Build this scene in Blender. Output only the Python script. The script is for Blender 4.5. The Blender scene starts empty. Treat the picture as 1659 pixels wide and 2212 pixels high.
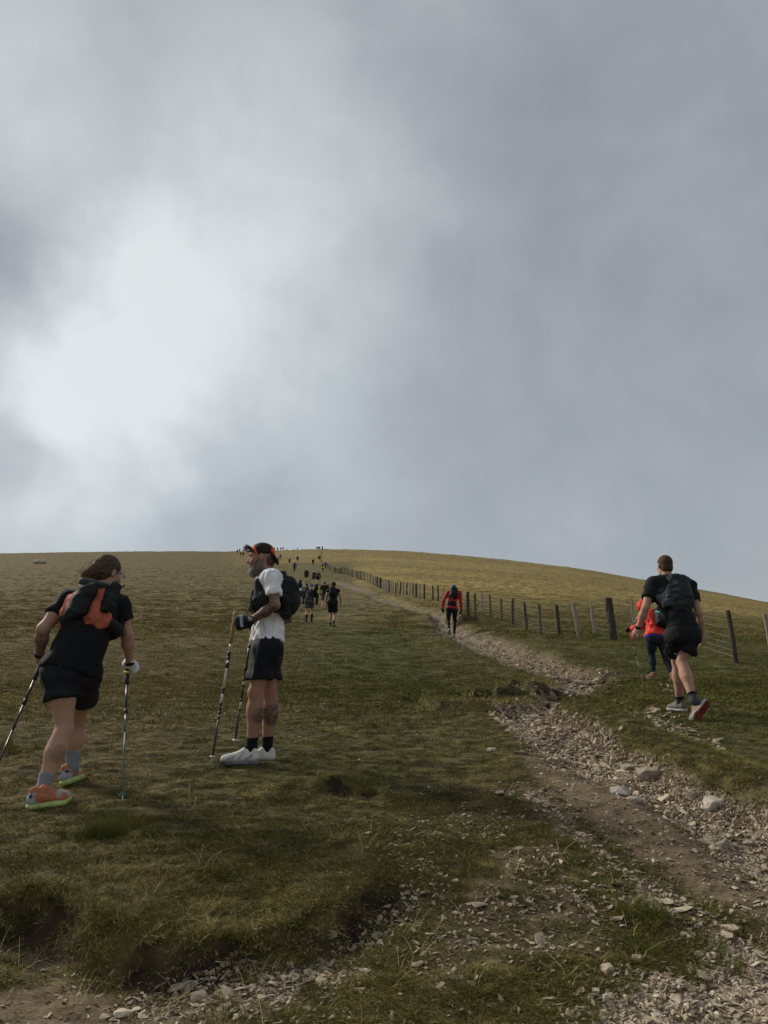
import bpy, bmesh, math, random
import numpy as np
from mathutils import Vector

# ============================================================ camera, sky, sun, exposure
S = bpy.context.scene
COL = S.collection
FPX, CX, CY = 1598.0, 829.5, 1106.0          # focal length and centre in photo-view pixels (1659 x 2212)
PITCH = math.radians(15.0)
EYE = 1.6
cam_d = bpy.data.cameras.new('camera')
cam = bpy.data.objects.new('camera', cam_d)
COL.objects.link(cam)
cam.location = (0, 0, EYE)
cam.rotation_euler = (math.radians(90) + PITCH, 0, 0)
cam_d.sensor_fit = 'VERTICAL'
cam_d.sensor_height = 36.0
cam_d.sensor_width = 27.0
cam_d.lens = 36.0 * FPX / 2212.0
cam_d.clip_start = 0.05
cam_d.clip_end = 9000
S.camera = cam

def ray(u, v):
    dx = (u - CX) / FPX
    dv = (CY - v) / FPX
    c, s = math.cos(PITCH), math.sin(PITCH)
    return np.array([dx, c - dv * s, s + dv * c])

def at(u, v, Y):
    """the point of the place seen at photo position (u, v), Y metres ahead"""
    d = ray(u, v)
    return np.array([0, 0, EYE]) + d * (Y / d[1])

S.view_settings.view_transform = 'Standard'
S.view_settings.look = 'None'
S.view_settings.gamma = 1
S.view_settings.exposure = 1.25
S.view_settings.use_curve_mapping = False

SUN = np.array([-0.74, 0.46, 0.58]); SUN /= np.linalg.norm(SUN)
W = bpy.data.worlds.new('World')
S.world = W
W.use_nodes = True
nt = W.node_tree
nt.nodes.clear()
def N(t, typ, **kw):
    n = t.nodes.new(typ)
    for k, v in kw.items():
        if k == 'ins':
            for kk, vv in v.items():
                n.inputs[kk].default_value = vv
        else:
            setattr(n, k, v)
    return n
def L(t, a, b):
    t.links.new(a, b)
def math_n(t, op, a, b=None, c=None, clamp=False):
    n = t.nodes.new('ShaderNodeMath'); n.operation = op; n.use_clamp = clamp
    for i, x in enumerate((a, b, c)):
        if x is None: continue
        if isinstance(x, (int, float)): n.inputs[i].default_value = x
        else: t.links.new(x, n.inputs[i])
    return n.outputs[0]

def build_sky():
    t = nt
    out = N(t, 'ShaderNodeOutputWorld')
    tc = N(t, 'ShaderNodeTexCoord')
    d0 = tc.outputs['Generated']
    # drift the lookup with soft noise so the cloud edges wander
    nz = N(t, 'ShaderNodeTexNoise', ins={'Scale': 3.2, 'Detail': 6.0, 'Roughness': 0.55})
    L(t, d0, nz.inputs['Vector'])
    sub = N(t, 'ShaderNodeVectorMath', operation='SUBTRACT'); L(t, nz.outputs['Color'], sub.inputs[0]); sub.inputs[1].default_value = (.5, .5, .5)
    scl = N(t, 'ShaderNodeVectorMath', operation='SCALE'); L(t, sub.outputs[0], scl.inputs[0]); scl.inputs['Scale'].default_value = 0.30
    add = N(t, 'ShaderNodeVectorMath', operation='ADD'); L(t, d0, add.inputs[0]); L(t, scl.outputs[0], add.inputs[1])
    nrm = N(t, 'ShaderNodeVectorMath', operation='NORMALIZE'); L(t, add.outputs[0], nrm.inputs[0])
    # thick and thin parts of the cloud sheet: (direction, angular radius deg, brightness change)
    spots = SPOTS
    total = None
    for (u, v, rad, amp) in spots:
        dd = ray(u, v); dd /= np.linalg.norm(dd)
        dt = N(t, 'ShaderNodeVectorMath', operation='DOT_PRODUCT')
        L(t, nrm.outputs[0], dt.inputs[0]); dt.inputs[1].default_value = tuple(dd)
        s = 1 - math.cos(math.radians(rad))
        e = math_n(t, 'SUBTRACT', dt.outputs['Value'], 1.0)
        e = math_n(t, 'DIVIDE', e, s)
        e = math_n(t, 'EXPONENT', e)
        e = math_n(t, 'MULTIPLY', e, amp)
        total = e if total is None else math_n(t, 'ADD', total, e)
    n2 = N(t, 'ShaderNodeTexNoise', ins={'Scale': 2.6, 'Detail': 5.0, 'Roughness': 0.52, 'Distortion': 0.6})
    L(t, d0, n2.inputs['Vector'])
    n3 = N(t, 'ShaderNodeTexNoise', ins={'Scale': 9.0, 'Detail': 5.0, 'Roughness': 0.55, 'Distortion': 0.4})
    L(t, d0, n3.inputs['Vector'])
    a = math_n(t, 'MULTIPLY', math_n(t, 'SUBTRACT', n2.outputs['Fac'], 0.5), 0.55)
    b = math_n(t, 'MULTIPLY', math_n(t, 'SUBTRACT', n3.outputs['Fac'], 0.5), 0.26)
    m = math_n(t, 'ADD', math_n(t, 'ADD', total, a), b)
    m = math_n(t, 'ADD', m, 0.475, clamp=True)
    ramp = N(t, 'ShaderNodeValToRGB')
    cr = ramp.color_ramp
    cr.elements[0].position = 0.0; cr.elements[0].color = (.205, .225, .260, 1)
    cr.elements[1].position = 1.0; cr.elements[1].color = (.76, .79, .79, 1)
    for p, c in ((.25, (.285, .31, .342, 1)), (.5, (.38, .405, .425, 1)), (.75, (.52, .56, .58, 1))):
        el = cr.elements.new(p); el.color = c
    L(t, m, ramp.inputs[0])
    bg = N(t, 'ShaderNodeBackground', ins={'Strength': 0.43}); L(t, ramp.outputs[0], bg.inputs['Color'])
    sky = N(t, 'ShaderNodeTexSky', sky_type='NISHITA', sun_disc=False)
    sky.sun_elevation = math.asin(SUN[2]); sky.sun_rotation = math.atan2(SUN[0], SUN[1])
    sky.air_density = 1.0; sky.dust_density = 1.0
    bs = N(t, 'ShaderNodeBackground', ins={'Strength': 0.06}); L(t, sky.outputs[0], bs.inputs['Color'])
    mix = N(t, 'ShaderNodeMixShader', ins={'Fac': 0.90}); L(t, bs.outputs[0], mix.inputs[1]); L(t, bg.outputs[0], mix.inputs[2])
    L(t, mix.outputs[0], out.inputs['Surface'])
SPOTS = [
    (200, 640, 7, .20), (300, 790, 14, .24), (90, 850, 8, .14), (500, 680, 14, .13), (420, 320, 18, .10), (0, 220, 6, .20),
    (760, 250, 13, .07), (700, 780, 13, .07), (150, 1010, 7, .12), (640, 980, 9, .05),
    (1310, 120, 14, -.14), (1240, 430, 9, -.10), (1500, 900, 16, -.07), (-30, 540, 6, -.50), (15, 935, 2.2, -.24), (75, 985, 1.8, -.12),
    (480, 1090, 5.5, -.20), (1150, 880, 10, -.05), (1560, 700, 5, .10), (1230, 1110, 6, .10), (1500, 350, 5, .10), (980, 330, 4, -.06),
]
build_sky()

sun_d = bpy.data.lights.new('sun', 'SUN')
sun_d.energy = 1.5
sun_d.angle = math.radians(10)
sun_d.color = (1.0, .92, .78)
sun_o = bpy.data.objects.new('sun', sun_d)
COL.objects.link(sun_o)
sun_o.rotation_euler = Vector(tuple(SUN)).to_track_quat('Z', 'Y').to_euler()

# ============================================================ numpy noise
_perm = np.random.RandomState(7).permutation(4096).astype(np.int64)
def _h(ix, iy, iz=0):
    return _perm[(_perm[(_perm[ix & 4095] + iy) & 4095] + iz) & 4095]
def vnoise(x, y, seed=0):
    x = np.asarray(x, dtype=np.float64); y = np.asarray(y, dtype=np.float64)
    ix = np.floor(x).astype(np.int64); iy = np.floor(y).astype(np.int64)
    fx = x - ix; fy = y - iy
    fx = fx * fx * fx * (fx * (fx * 6 - 15) + 10); fy = fy * fy * fy * (fy * (fy * 6 - 15) + 10)
    a = _h(ix, iy, seed); b = _h(ix + 1, iy, seed); c = _h(ix, iy + 1, seed); d = _h(ix + 1, iy + 1, seed)
    return ((a * (1 - fx) + b * fx) * (1 - fy) + (c * (1 - fx) + d * fx) * fy) / 2047.5 - 1.0
def fbm(x, y, oct=4, seed=0, gain=.5):
    s = 0; a = 1.0; n = 0
    for i in range(oct):
        s = s + a * vnoise(x * 2 ** i + 17.3 * i, y * 2 ** i - 9.1 * i, seed + 31 * i); n += a; a *= gain
    return s / n
def vnoise3(p, seed=0):
    ip = np.floor(p).astype(np.int64); f = p - ip; f = f * f * (3 - 2 * f)
    x, y, z = ip[..., 0], ip[..., 1], ip[..., 2]; r = 0
    for dx in (0, 1):
        wx = f[..., 0] if dx else 1 - f[..., 0]
        for dy in (0, 1):
            wy = f[..., 1] if dy else 1 - f[..., 1]
            for dz in (0, 1):
                wz = f[..., 2] if dz else 1 - f[..., 2]
                r = r + wx * wy * wz * _h(x + dx, y + dy, z + dz + seed)
    return r / 2047.5 - 1.0
def sstep(a, b, x):
    t = np.clip((x - a) / (b - a), 0, 1); return t * t * (3 - 2 * t)

# ============================================================ the shape of the hill
PY = np.array([-400, -50, -10, 0, 2.9, 4.8, 6.1, 8.5, 12.0, 14.5, 16.7, 23, 30, 50, 93, 121, 204, 300, 352, 400, 520, 700, 1200, 3000.])
PZ = np.array([-60, -9.0, -1.9, 0, .56, 1.01, 1.25, 1.61, 1.92, 2.22, 2.62, 3.72, 4.86, 8.6, 17.3, 23.5, 41.2, 64.4, 76.6, 86., 100, 108, 112, 90.])
def _pchip(x, y):
    h = np.diff(x); d = np.diff(y) / h; m = np.zeros_like(y)
    m[0] = d[0]; m[-1] = d[-1]
    for i in range(1, len(x) - 1):
        if d[i - 1] * d[i] > 0:
            w1 = 2 * h[i] + h[i - 1]; w2 = h[i] + 2 * h[i - 1]
            m[i] = (w1 + w2) / (w1 / d[i - 1] + w2 / d[i])
    return m
PM = _pchip(PY, PZ)
def profile(y):
    i = np.clip(np.searchsorted(PY, y) - 1, 0, len(PY) - 2)
    h = PY[i + 1] - PY[i]; t = np.clip((y - PY[i]) / h, 0, 1)
    return ((1 + 2 * t) * (1 - t) ** 2) * PZ[i] + t * (1 - t) ** 2 * h * PM[i] + t * t * (3 - 2 * t) * PZ[i + 1] + t * t * (t - 1) * h * PM[i + 1]
SKU = np.array([0, 150, 350, 500, 560, 650, 700, 870, 980, 1070, 1250, 1420, 1530, 1659.])
SKV = np.array([1196, 1193, 1191, 1192, 1190.5, 1187.5, 1186, 1190, 1199, 1207, 1228, 1258, 1277, 1301.])
_sr = [ray(u, v) for u, v in zip(SKU, SKV)]
SKA = np.array([-3] + [r[0] / r[1] for r in _sr] + [.62, .9, 3]); SKT = np.array([.2085] + [r[2] / r[1] for r in _sr] + [.115, .05, -.02])
_sa = np.linspace(-1.2, 1.4, 1041); _st = np.interp(_sa, SKA, SKT); _k = np.hanning(41); _k /= _k.sum()
_st = np.convolve(np.pad(_st, 20, mode='edge'), _k, 'valid')
T0 = float((profile(np.array(20.)) - EYE) / 20.); _yy = np.linspace(100, 900, 4000); TM = float(np.max((profile(_yy) - EYE) / _yy))
def zbase(x, y):
    z = profile(y)
    yy = np.maximum(y, 20.0)
    S_ = np.interp(x / yy, _sa, _st)
    T = (profile(yy) - EYE) / yy
    T2 = T0 + (T - T0) * (S_ - T0) / (TM - T0)
    return np.where(y > 20, EYE + T2 * yy, z)

def hit(u, v, fn=None):
    """where the line of sight through (u, v) meets the hill"""
    fn = fn or zbase
    d = ray(u, v); d = d / d[1]
    ys = np.concatenate([np.linspace(1.5, 12, 700), np.geomspace(12.01, 900, 2400)])
    z = EYE + d[2] * ys; g = fn(d[0] * ys, ys)
    below = np.where(z < g)[0]
    if len(below) == 0:
        i = int(np.argmax(g - z))
        return np.array([d[0] * ys[i], ys[i], g[i]])
    i = max(below[0], 1)
    a, b = z[i - 1] - g[i - 1], g[i] - z[i]
    y = ys[i - 1] + (ys[i] - ys[i - 1]) * a / (a + b + 1e-12)
    return np.array([d[0] * y, y, float(fn(np.array(d[0] * y), np.array(y)))])

def W2(pts):
    return np.array([hit(u, v)[:2] for u, v in pts])
def polydist(x, y, P, closed=False):
    """distance to a polyline"""
    P = np.asarray(P); n = len(P); best = np.full(x.shape, 1e9)
    for i in range(n if closed else n - 1):
        a, b = P[i], P[(i + 1) % n]; ab = b - a
        t = np.clip(((x - a[0]) * ab[0] + (y - a[1]) * ab[1]) / (ab @ ab + 1e-12), 0, 1)
        best = np.minimum(best, (x - a[0] - t * ab[0]) ** 2 + (y - a[1] - t * ab[1]) ** 2)
    return np.sqrt(best)
def inside(x, y, P):
    P = np.asarray(P); c = np.zeros(x.shape, bool)
    for i in range(len(P)):
        (x1, y1), (x2, y2) = P[i - 1], P[i]
        k = ((y1 > y) != (y2 > y)) & (x < (x2 - x1) * (y - y1) / (y2 - y1 + 1e-12) + x1)
        c ^= k
    return c
def sdpoly(x, y, P):
    d = polydist(x, y, P, True); return np.where(inside(x, y, P), d, -d)

# stony channel of the path, its lower dirt strip and the looser stone spreads, outlined on the slope
GULLY = W2([(1760, 1860), (1659, 1772), (1560, 1738), (1500, 1712), (1440, 1680), (1400, 1655), (1350, 1636), (1310, 1600), (1255, 1578),
            (1208, 1560), (1222, 1540), (1290, 1508), (1312, 1482), (1338, 1466), (1290, 1452), (1232, 1432), (1172, 1412), (1130, 1398),
            (1064, 1380), (1012, 1360), (992, 1345), (1002, 1334), (950, 1322), (905, 1308), (860, 1296), (815, 1284), (785, 1268), (745, 1257), (722, 1252),
            (700, 1256), (745, 1272), (815, 1299), (880, 1318), (930, 1340), (944, 1366), (990, 1392), (1050, 1422), (1092, 1440), (1150, 1456),
            (1196, 1472), (1188, 1492), (1150, 1508), (1118, 1528), (1064, 1540), (1100, 1572), (1158, 1620), (1186, 1655),
            (1290, 1692), (1400, 1742), (1480, 1795), (1560, 1862), (1659, 1925), (1780, 2010)])
DIRT = W2([(1186, 1640), (1290, 1680), (1400, 1736), (1480, 1786), (1560, 1852), (1659, 1910), (1800, 2010), (1800, 2160), (1659, 2060), (1550, 1975), (1440, 1908),
           (1330, 1838), (1250, 1768), (1160, 1700), (1120, 1640), (1150, 1610)])
SPREADS = [  # outline, how thickly stones lie there
    (W2([(1060, 1712), (1120, 1690), (1190, 1700), (1260, 1768), (1330, 1838), (1440, 1908), (1550, 1975), (1659, 2060), (1780, 2160), (1780, 2300), (1659, 2190), (1590, 2085),
         (1500, 2040), (1440, 1985), (1330, 1960), (1330, 1905), (1260, 1850), (1200, 1800), (1140, 1740)]), .75),
    (W2([(1230, 2235), (1270, 2185), (1370, 2135), (1480, 2125), (1505, 2060), (1440, 1985), (1540, 1985), (1659, 2035), (1800, 2120), (1800, 2400), (1200, 2400)]), 1.0),
    (W2([(1110, 1870), (1180, 1840), (1220, 1900), (1300, 1945), (1330, 2000), (1250, 1985), (1150, 1930)]), .8),
    (W2([(300, 2100), (430, 2080), (560, 2068), (650, 2050), (730, 2030), (800, 1990), (850, 1960), (870, 1985), (800, 2030), (740, 2060), (730, 2110), (640, 2140), (560, 2170), (420, 2190), (280, 2160)]), .75),
    (W2([(830, 2000), (850, 1880), (900, 1840), (960, 1850), (950, 1930), (900, 1990)]), .35),
    (W2([(870, 2200), (900, 2060), (1000, 1950), (1100, 1960), (1160, 2040), (1300, 2110), (1240, 2200)]), .07),
    (W2([(1060, 1720), (1000, 1740), (820, 1780), (780, 1850), (860, 1880), (1000, 1830), (1100, 1860), (1160, 1820)]), .18),
    (W2([(1360, 1545), (1400, 1530), (1460, 1552), (1500, 1590), (1560, 1610), (1560, 1625), (1470, 1612), (1400, 1588), (1330, 1575)]), .30),
    (W2([(400, 2240), (700, 2180), (900, 2230), (880, 2300), (400, 2300)]), .22),
    (W2([(1400, 1480), (1440, 1468), (1500, 1500), (1480, 1515)]), .16),
]
BANK = W2([(-140, 1960), (0, 1990), (60, 1975), (110, 1990), (170, 2040), (260, 2078), (340, 2095), (430, 2072), (540, 2052), (640, 2035), (720, 2010), (790, 1975), (840, 1925)])
BARE = W2([(-40, 2110), (120, 2045), (260, 2085), (340, 2098), (500, 2075), (650, 2045), (760, 2000), (860, 1985), (800, 2080), (700, 2150), (560, 2215), (480, 2330), (-160, 2330), (-160, 2120)])
RIDGE_R = W2([(1255, 1545), (1330, 1588), (1420, 1632), (1500, 1665), (1600, 1705), (1760, 1760)])
HOLE1 = hit(945, 1512); HOLE2 = hit(1062, 1508); HUMP = hit(1150, 1478); HOLE3 = hit(1240, 1470); HOLE4 = hit(760, 1718)
LIPS = [W2([(1120, 1497), (1160, 1504), (1200, 1497)]), W2([(890, 1512), (940, 1535), (1010, 1540)]), W2([(1040, 1506), (1075, 1517), (1095, 1512)]),
        W2([(1205, 1448), (1260, 1462), (1320, 1460)]), W2([(940, 1366), (990, 1382), (1010, 1392)]), W2([(730, 1712), (770, 1728), (800, 1728)]),
        W2([(960, 1345), (985, 1349), (1010, 1348)]), W2([(735, 1240), (755, 1243), (775, 1246)])]

def gmask(x, y):
    """0..1 masks: stone, dirt (bare soil)"""
    near = 1.0
    wob = .10 * fbm(x * 2.3, y * 2.3, 3, 5) + .05 * fbm(x * 9, y * 9, 2, 6)
    wob = wob * np.clip(y / 8., .6, 4)
    sd = sdpoly(x, y, GULLY) + wob
    w = np.clip(y / 40., .10, 1.0)
    sd = sd - .55 * sstep(32, 60, y) + .5 * sstep(30, 60, y) * fbm(x * .9, y * .5, 3, 14)
    st = sstep(-w * .6, w * .6, sd)
    dd = sdpoly(x, y, DIRT) + wob
    di = sstep(-.10, .16, dd)
    dens = st * 1.0
    soil = np.maximum(st, di)
    for P, k in SPREADS:
        s = sdpoly(x, y, P) + wob * 1.3
        m = sstep(-.16, .22, s) * k
        dens = np.maximum(dens, m)
        soil = np.maximum(soil, sstep(.2, .7, m) * .9)
    worn = sstep(.16, .5, fbm(x * 1.7, y * 1.7, 3, 88)) * sstep(-.15, .3, x) * (1 - sstep(4.4, 5.4, y)) * (x < 2.5)
    soil = np.maximum(soil, worn * .6); dens = np.maximum(dens, worn * .13)
    dens = dens * (1 - .80 * di * (1 - st * .3))
    bb = sstep(-.06, .14, sdpoly(x, y, BARE) + wob * 1.6)
    soil = np.maximum(soil, bb * np.clip(.95 - .5 * sstep(.1, .5, fbm(x * 3.3, y * 3.3, 3, 66)), 0, 1))
    return dens, soil, st, di

def zfine(x, y, masks=None):
    z = zbase(x, y)
    shp = np.shape(x)
    x = np.atleast_1d(np.asarray(x, float)); y = np.atleast_1d(np.asarray(y, float)); z = np.atleast_1d(z).astype(float)
    far = np.hypot(x, y)
    n = np.zeros_like(z)
    sel = (far < 60) & (y > -8)
    xs, ys = x[sel], y[sel]
    if len(xs):
        sd = sdpoly(xs, ys, GULLY) + .06 * fbm(xs * 2.3, ys * 2.3, 3, 5) * np.clip(ys / 8, .6, 4)
        k = np.clip(ys / 12, .55, 1.5)
        e = -.15 * k * sstep(-.10 * k, .30 * k, sd)
        e += .06 * k * np.exp(-((sd + .32 * k) / (.30 * k)) ** 2)
        dr = polydist(xs, ys, RIDGE_R); e += .16 * np.exp(-(dr / .38) ** 2) * sstep(3, 4.5, ys)
        # turf bank in the foreground: the uphill side stands above the bare patch
        bd = polydist(xs, ys, BANK)
        # signed: uphill of the bank line positive
        bi = np.interp(xs, BANK[:, 0], BANK[:, 1]); sg = np.where(ys > bi, bd, -bd)
        amp = sstep(-2.6, -1.3, xs) * (1 - sstep(-.2, .15, xs)) * .62 + .38 * (1 - sstep(-.2, .15, xs)) * sstep(-3.2, -1.9, xs)
        wb = .05 * fbm(xs * 5, ys * 5, 3, 12)
        amp = amp * (.45 + .75 * sstep(-.35, .25, fbm(xs * 1.6, ys * 1.1, 2, 57)))
        e += amp * (.095 * sstep(-.02, .07, sg + wb) * np.exp(-np.maximum(sg, 0) / .9) - .06 * np.exp(-(np.minimum(sg, 0) / .35) ** 2) * (sg < .05))
        for H, rx, ry, a in ((HOLE1, .66, .44, -.60), (HOLE2, .26, .30, -.38), (HOLE3, .45, .5, -.06), (HOLE4, .22, .12, -.07)):
            q = np.hypot((xs - H[0]) / rx, (ys - H[1]) / ry) + .25 * fbm(xs * 3, ys * 3, 2, 3)
            e += a * (1 - sstep(.5, 1.15, q))
        for li, P in enumerate(LIPS):
            m = P.mean(0); s = m[1] / 9. * (.3 if li in (3, 4) else 1.1)
            dl = polydist(xs, ys, P) + .03 * fbm(xs * 6, ys * 6, 2, 21)
            yl = np.interp(xs, np.sort(P[:, 0]), P[np.argsort(P[:, 0]), 1])
            g = np.where(ys > yl, dl, -dl)
            e += .13 * s * sstep(-.03 * s, .05 * s, g) * np.exp(-np.maximum(g, 0) / (.35 * s)) * (dl < 1.6 * s)
        n[sel] += e
        grass = 1 - sstep(-.1, .1, sd)
        n[sel] += (.022 * fbm(xs * 3.1, ys * 3.1, 3, 2) + .010 * fbm(xs * 9, ys * 9, 3, 9)) * (.5 + .5 * grass)
        n[sel] += (1 - grass) * .012 * fbm(xs * 16, ys * 16, 2, 15)
    # hummocky moor further up
    lump = fbm(x * .9, y * 1.3, 4, 33, .6)
    lump2 = fbm(x * .16, y * .3, 3, 44)
    side = np.clip(np.abs(x / np.maximum(y, 5) - (-.05)) * 6, .25, 1)
    n += sstep(6, 25, y) * .085 * lump * side * np.clip(y / 60, .5, 2.2) * np.clip(1.4 - y / 500, .6, 1)
    n += sstep(15, 60, y) * .16 * lump2 + sstep(200, 300, y) * .30 * fbm(x * .45, y * .1, 3, 19)
    return (z + n).reshape(shp) if shp else float((z + n)[0])

def ground(u, v):
    return hit(u, v, zfine)

# ============================================================ materials
def newmat(name):
    m = bpy.data.materials.new(name); m.use_nodes = True
    return m, m.node_tree, m.node_tree.nodes['Principled BSDF']
def mat(name, col, rough=.8, var=.25, scale=60, bump=.3, bscale=None, metal=0, spec=.3, col2=None, stretch=(1, 1, 1), bdist=.004, sheen=0):
    m, t, b = newmat(name)
    tc = N(t, 'ShaderNodeTexCoord'); mp = N(t, 'ShaderNodeMapping'); mp.inputs['Scale'].default_value = stretch
    L(t, tc.outputs['Object'], mp.inputs['Vector'])
    n = N(t, 'ShaderNodeTexNoise', ins={'Scale': scale, 'Detail': 4.0, 'Roughness': .6}); L(t, mp.outputs[0], n.inputs['Vector'])
    mx = N(t, 'ShaderNodeMix', data_type='RGBA')
    c2 = col2 or tuple(min(1, c * (1 + var)) for c in col); c1 = col if col2 else tuple(c * (1 - var) for c in col)
    mx.inputs[6].default_value = (*c1, 1); mx.inputs[7].default_value = (*c2, 1)
    ct = math_n(t, 'MULTIPLY_ADD', n.outputs['Fac'], 2.4, -.7, clamp=True); L(t, ct, mx.inputs[0]); L(t, mx.outputs[2], b.inputs['Base Color'])
    b.inputs['Roughness'].default_value = rough; b.inputs['Metallic'].default_value = metal
    b.inputs['Specular IOR Level'].default_value = spec
    if sheen: b.inputs['Sheen Weight'].default_value = sheen
    if bump:
        n2 = N(t, 'ShaderNodeTexNoise', ins={'Scale': bscale or scale * 2, 'Detail': 3.0}); L(t, mp.outputs[0], n2.inputs['Vector'])
        bp = N(t, 'ShaderNodeBump', ins={'Strength': bump, 'Distance': bdist}); L(t, n2.outputs['Fac'], bp.inputs['Height']); L(t, bp.outputs[0], b.inputs['Normal'])
    return m

def ground_mat():
    m, t, b = newmat('moor_ground')
    geo = N(t, 'ShaderNodeNewGeometry'); P = geo.outputs['Position']
    def nz(scale, det=4.0, st=(1, 1, 1), rough=.6):
        mp = N(t, 'ShaderNodeMapping'); mp.inputs['Scale'].default_value = st; L(t, P, mp.inputs['Vector'])
        n = N(t, 'ShaderNodeTexNoise', ins={'Scale': scale, 'Detail': det, 'Roughness': rough}); L(t, mp.outputs[0], n.inputs['Vector']); return n.outputs['Fac']
    def mix(f, a, c):
        x = N(t, 'ShaderNodeMix', data_type='RGBA')
        if isinstance(f, float): x.inputs[0].default_value = f
        else: L(t, f, x.inputs[0])
        for i, k in ((6, a), (7, c)):
            if isinstance(k, tuple): x.inputs[i].default_value = (*k, 1)
            else: L(t, k, x.inputs[i])
        return x.outputs[2]
    def sharp(f, g, o):
        return math_n(t, 'MULTIPLY_ADD', f, g, o, clamp=True)
    def attr(n): return N(t, 'ShaderNodeAttribute', attribute_name=n).outputs['Fac']
    fine = nz(38, 5); mid = nz(5.5, 5, (1, 1.6, 1.6)); far = nz(.9, 6, (1, 1.7, 1), .68); big = nz(.12, 4, (1, 1.5, 1))
    tint = attr('tint')
    g1 = mix(sharp(tint, 1.6, -.1), (.108, .116, .030), (.155, .118, .044))
    gold = mix(sharp(far, 4, -1.6), (.28, .20, .060), (.47, .35, .125))  # dry grass gold, brightened to carry the sunlight on the far right hill
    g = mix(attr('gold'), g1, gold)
    dark = mix(sharp(mid, 3.4, -1.2), (.020, .017, .009), g)
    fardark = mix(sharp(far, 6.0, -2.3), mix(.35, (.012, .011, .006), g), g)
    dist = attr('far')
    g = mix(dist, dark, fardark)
    g = mix(math_n(t, 'MULTIPLY', sharp(fine, 3, -1), .35), g, mix(.5, g, (.16, .13, .07)))
    soil = mix(sharp(mid, 3, -1), (.070, .049, .029), (.195, .145, .090))
    soil = mix(sharp(nz(70, 3), 5, -2.7), soil, (.20, .155, .11))
    g = mix(sharp(attr('soil'), 2.2, -.55), g, soil)
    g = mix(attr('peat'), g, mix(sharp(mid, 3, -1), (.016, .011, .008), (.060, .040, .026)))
    # distant stones the geometry is too far away to show
    vt = N(t, 'ShaderNodeTexVoronoi', ins={'Scale': 7.0}); mp = N(t, 'ShaderNodeMapping'); mp.inputs['Scale'].default_value = (1, 2.0, 1); L(t, P, mp.inputs['Vector']); L(t, mp.outputs[0], vt.inputs['Vector'])
    sc = N(t, 'ShaderNodeSeparateColor'); L(t, vt.outputs['Color'], sc.inputs[0])
    stc = mix(sharp(sc.outputs[0], 1.5, -.3), (.07, .052, .036), (.34, .28, .20))
    g = mix(math_n(t, 'MULTIPLY', attr('stone'), attr('farstone')), g, stc)
    L(t, g, b.inputs['Base Color']); b.inputs['Roughness'].default_value = .95; b.inputs['Specular IOR Level'].default_value = .15
    h = math_n(t, 'ADD', math_n(t, 'MULTIPLY', mid, .05), math_n(t, 'MULTIPLY', fine, .015))
    h2 = math_n(t, 'MULTIPLY', math_n(t, 'MULTIPLY', far, dist), .42)
    bp = N(t, 'ShaderNodeBump', ins={'Strength': .8, 'Distance': 1.0}); L(t, math_n(t, 'ADD', h, h2), bp.inputs['Height']); L(t, bp.outputs[0], b.inputs['Normal'])
    return m
M_GROUND = ground_mat()

def setp(o, label=None, cat=None, group=None, kind=None):
    if label: o['label'] = label
    if cat: o['category'] = cat
    if group: o['group'] = group
    if kind: o['kind'] = kind
    return o
def mesh_from(name, V, F, m=None, smooth=True, origin=None, parent=None, mats=None, fmat=None):
    V = np.asarray(V, float)
    if origin is not None: V = V - np.asarray(origin)
    me = bpy.data.meshes.new(name)
    if isinstance(F, np.ndarray) and F.ndim == 2:
        k = F.shape[1]
        me.vertices.add(len(V)); me.vertices.foreach_set('co', V.astype(np.float32).ravel())
        me.loops.add(F.size); me.loops.foreach_set('vertex_index', F.astype(np.int32).ravel())
        me.polygons.add(len(F)); me.polygons.foreach_set('loop_start', np.arange(0, F.size, k, dtype=np.int32))
        me.polygons.foreach_set('loop_total', np.full(len(F), k, np.int32))
        me.update(calc_edges=True)
    else:
        me.from_pydata([tuple(v) for v in V], [], [tuple(f) for f in F])
    if smooth: me.polygons.foreach_set('use_smooth', np.ones(len(me.polygons), bool))
    for x in (mats or ([m] if m else [])): me.materials.append(x)
    if fmat is not None: me.polygons.foreach_set('material_index', np.asarray(fmat, np.int32))
    me.validate(clean_customdata=False)
    o = bpy.data.objects.new(name, me); COL.objects.link(o)
    if parent is not None: o.parent = parent
    elif origin is not None: o.location = tuple(origin)
    return o
def fattr(me, name, vals):
    a = me.attributes.new(name, 'FLOAT', 'POINT'); a.data.foreach_set('value', np.asarray(vals, np.float32))

# ============================================================ terrain
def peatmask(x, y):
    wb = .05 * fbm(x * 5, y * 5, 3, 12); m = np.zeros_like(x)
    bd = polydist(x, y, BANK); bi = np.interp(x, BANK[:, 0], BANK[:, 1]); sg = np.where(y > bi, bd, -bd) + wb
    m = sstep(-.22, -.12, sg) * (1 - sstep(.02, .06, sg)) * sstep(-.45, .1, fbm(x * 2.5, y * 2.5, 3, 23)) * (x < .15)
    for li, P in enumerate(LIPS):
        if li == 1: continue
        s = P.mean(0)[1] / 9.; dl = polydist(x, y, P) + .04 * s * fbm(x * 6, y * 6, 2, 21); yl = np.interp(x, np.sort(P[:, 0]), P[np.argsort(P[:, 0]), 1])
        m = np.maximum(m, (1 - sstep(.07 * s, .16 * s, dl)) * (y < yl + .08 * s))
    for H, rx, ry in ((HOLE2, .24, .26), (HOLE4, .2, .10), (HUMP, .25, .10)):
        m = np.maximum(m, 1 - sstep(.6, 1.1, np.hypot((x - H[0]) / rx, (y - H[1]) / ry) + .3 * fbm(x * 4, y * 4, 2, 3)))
    return m
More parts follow.
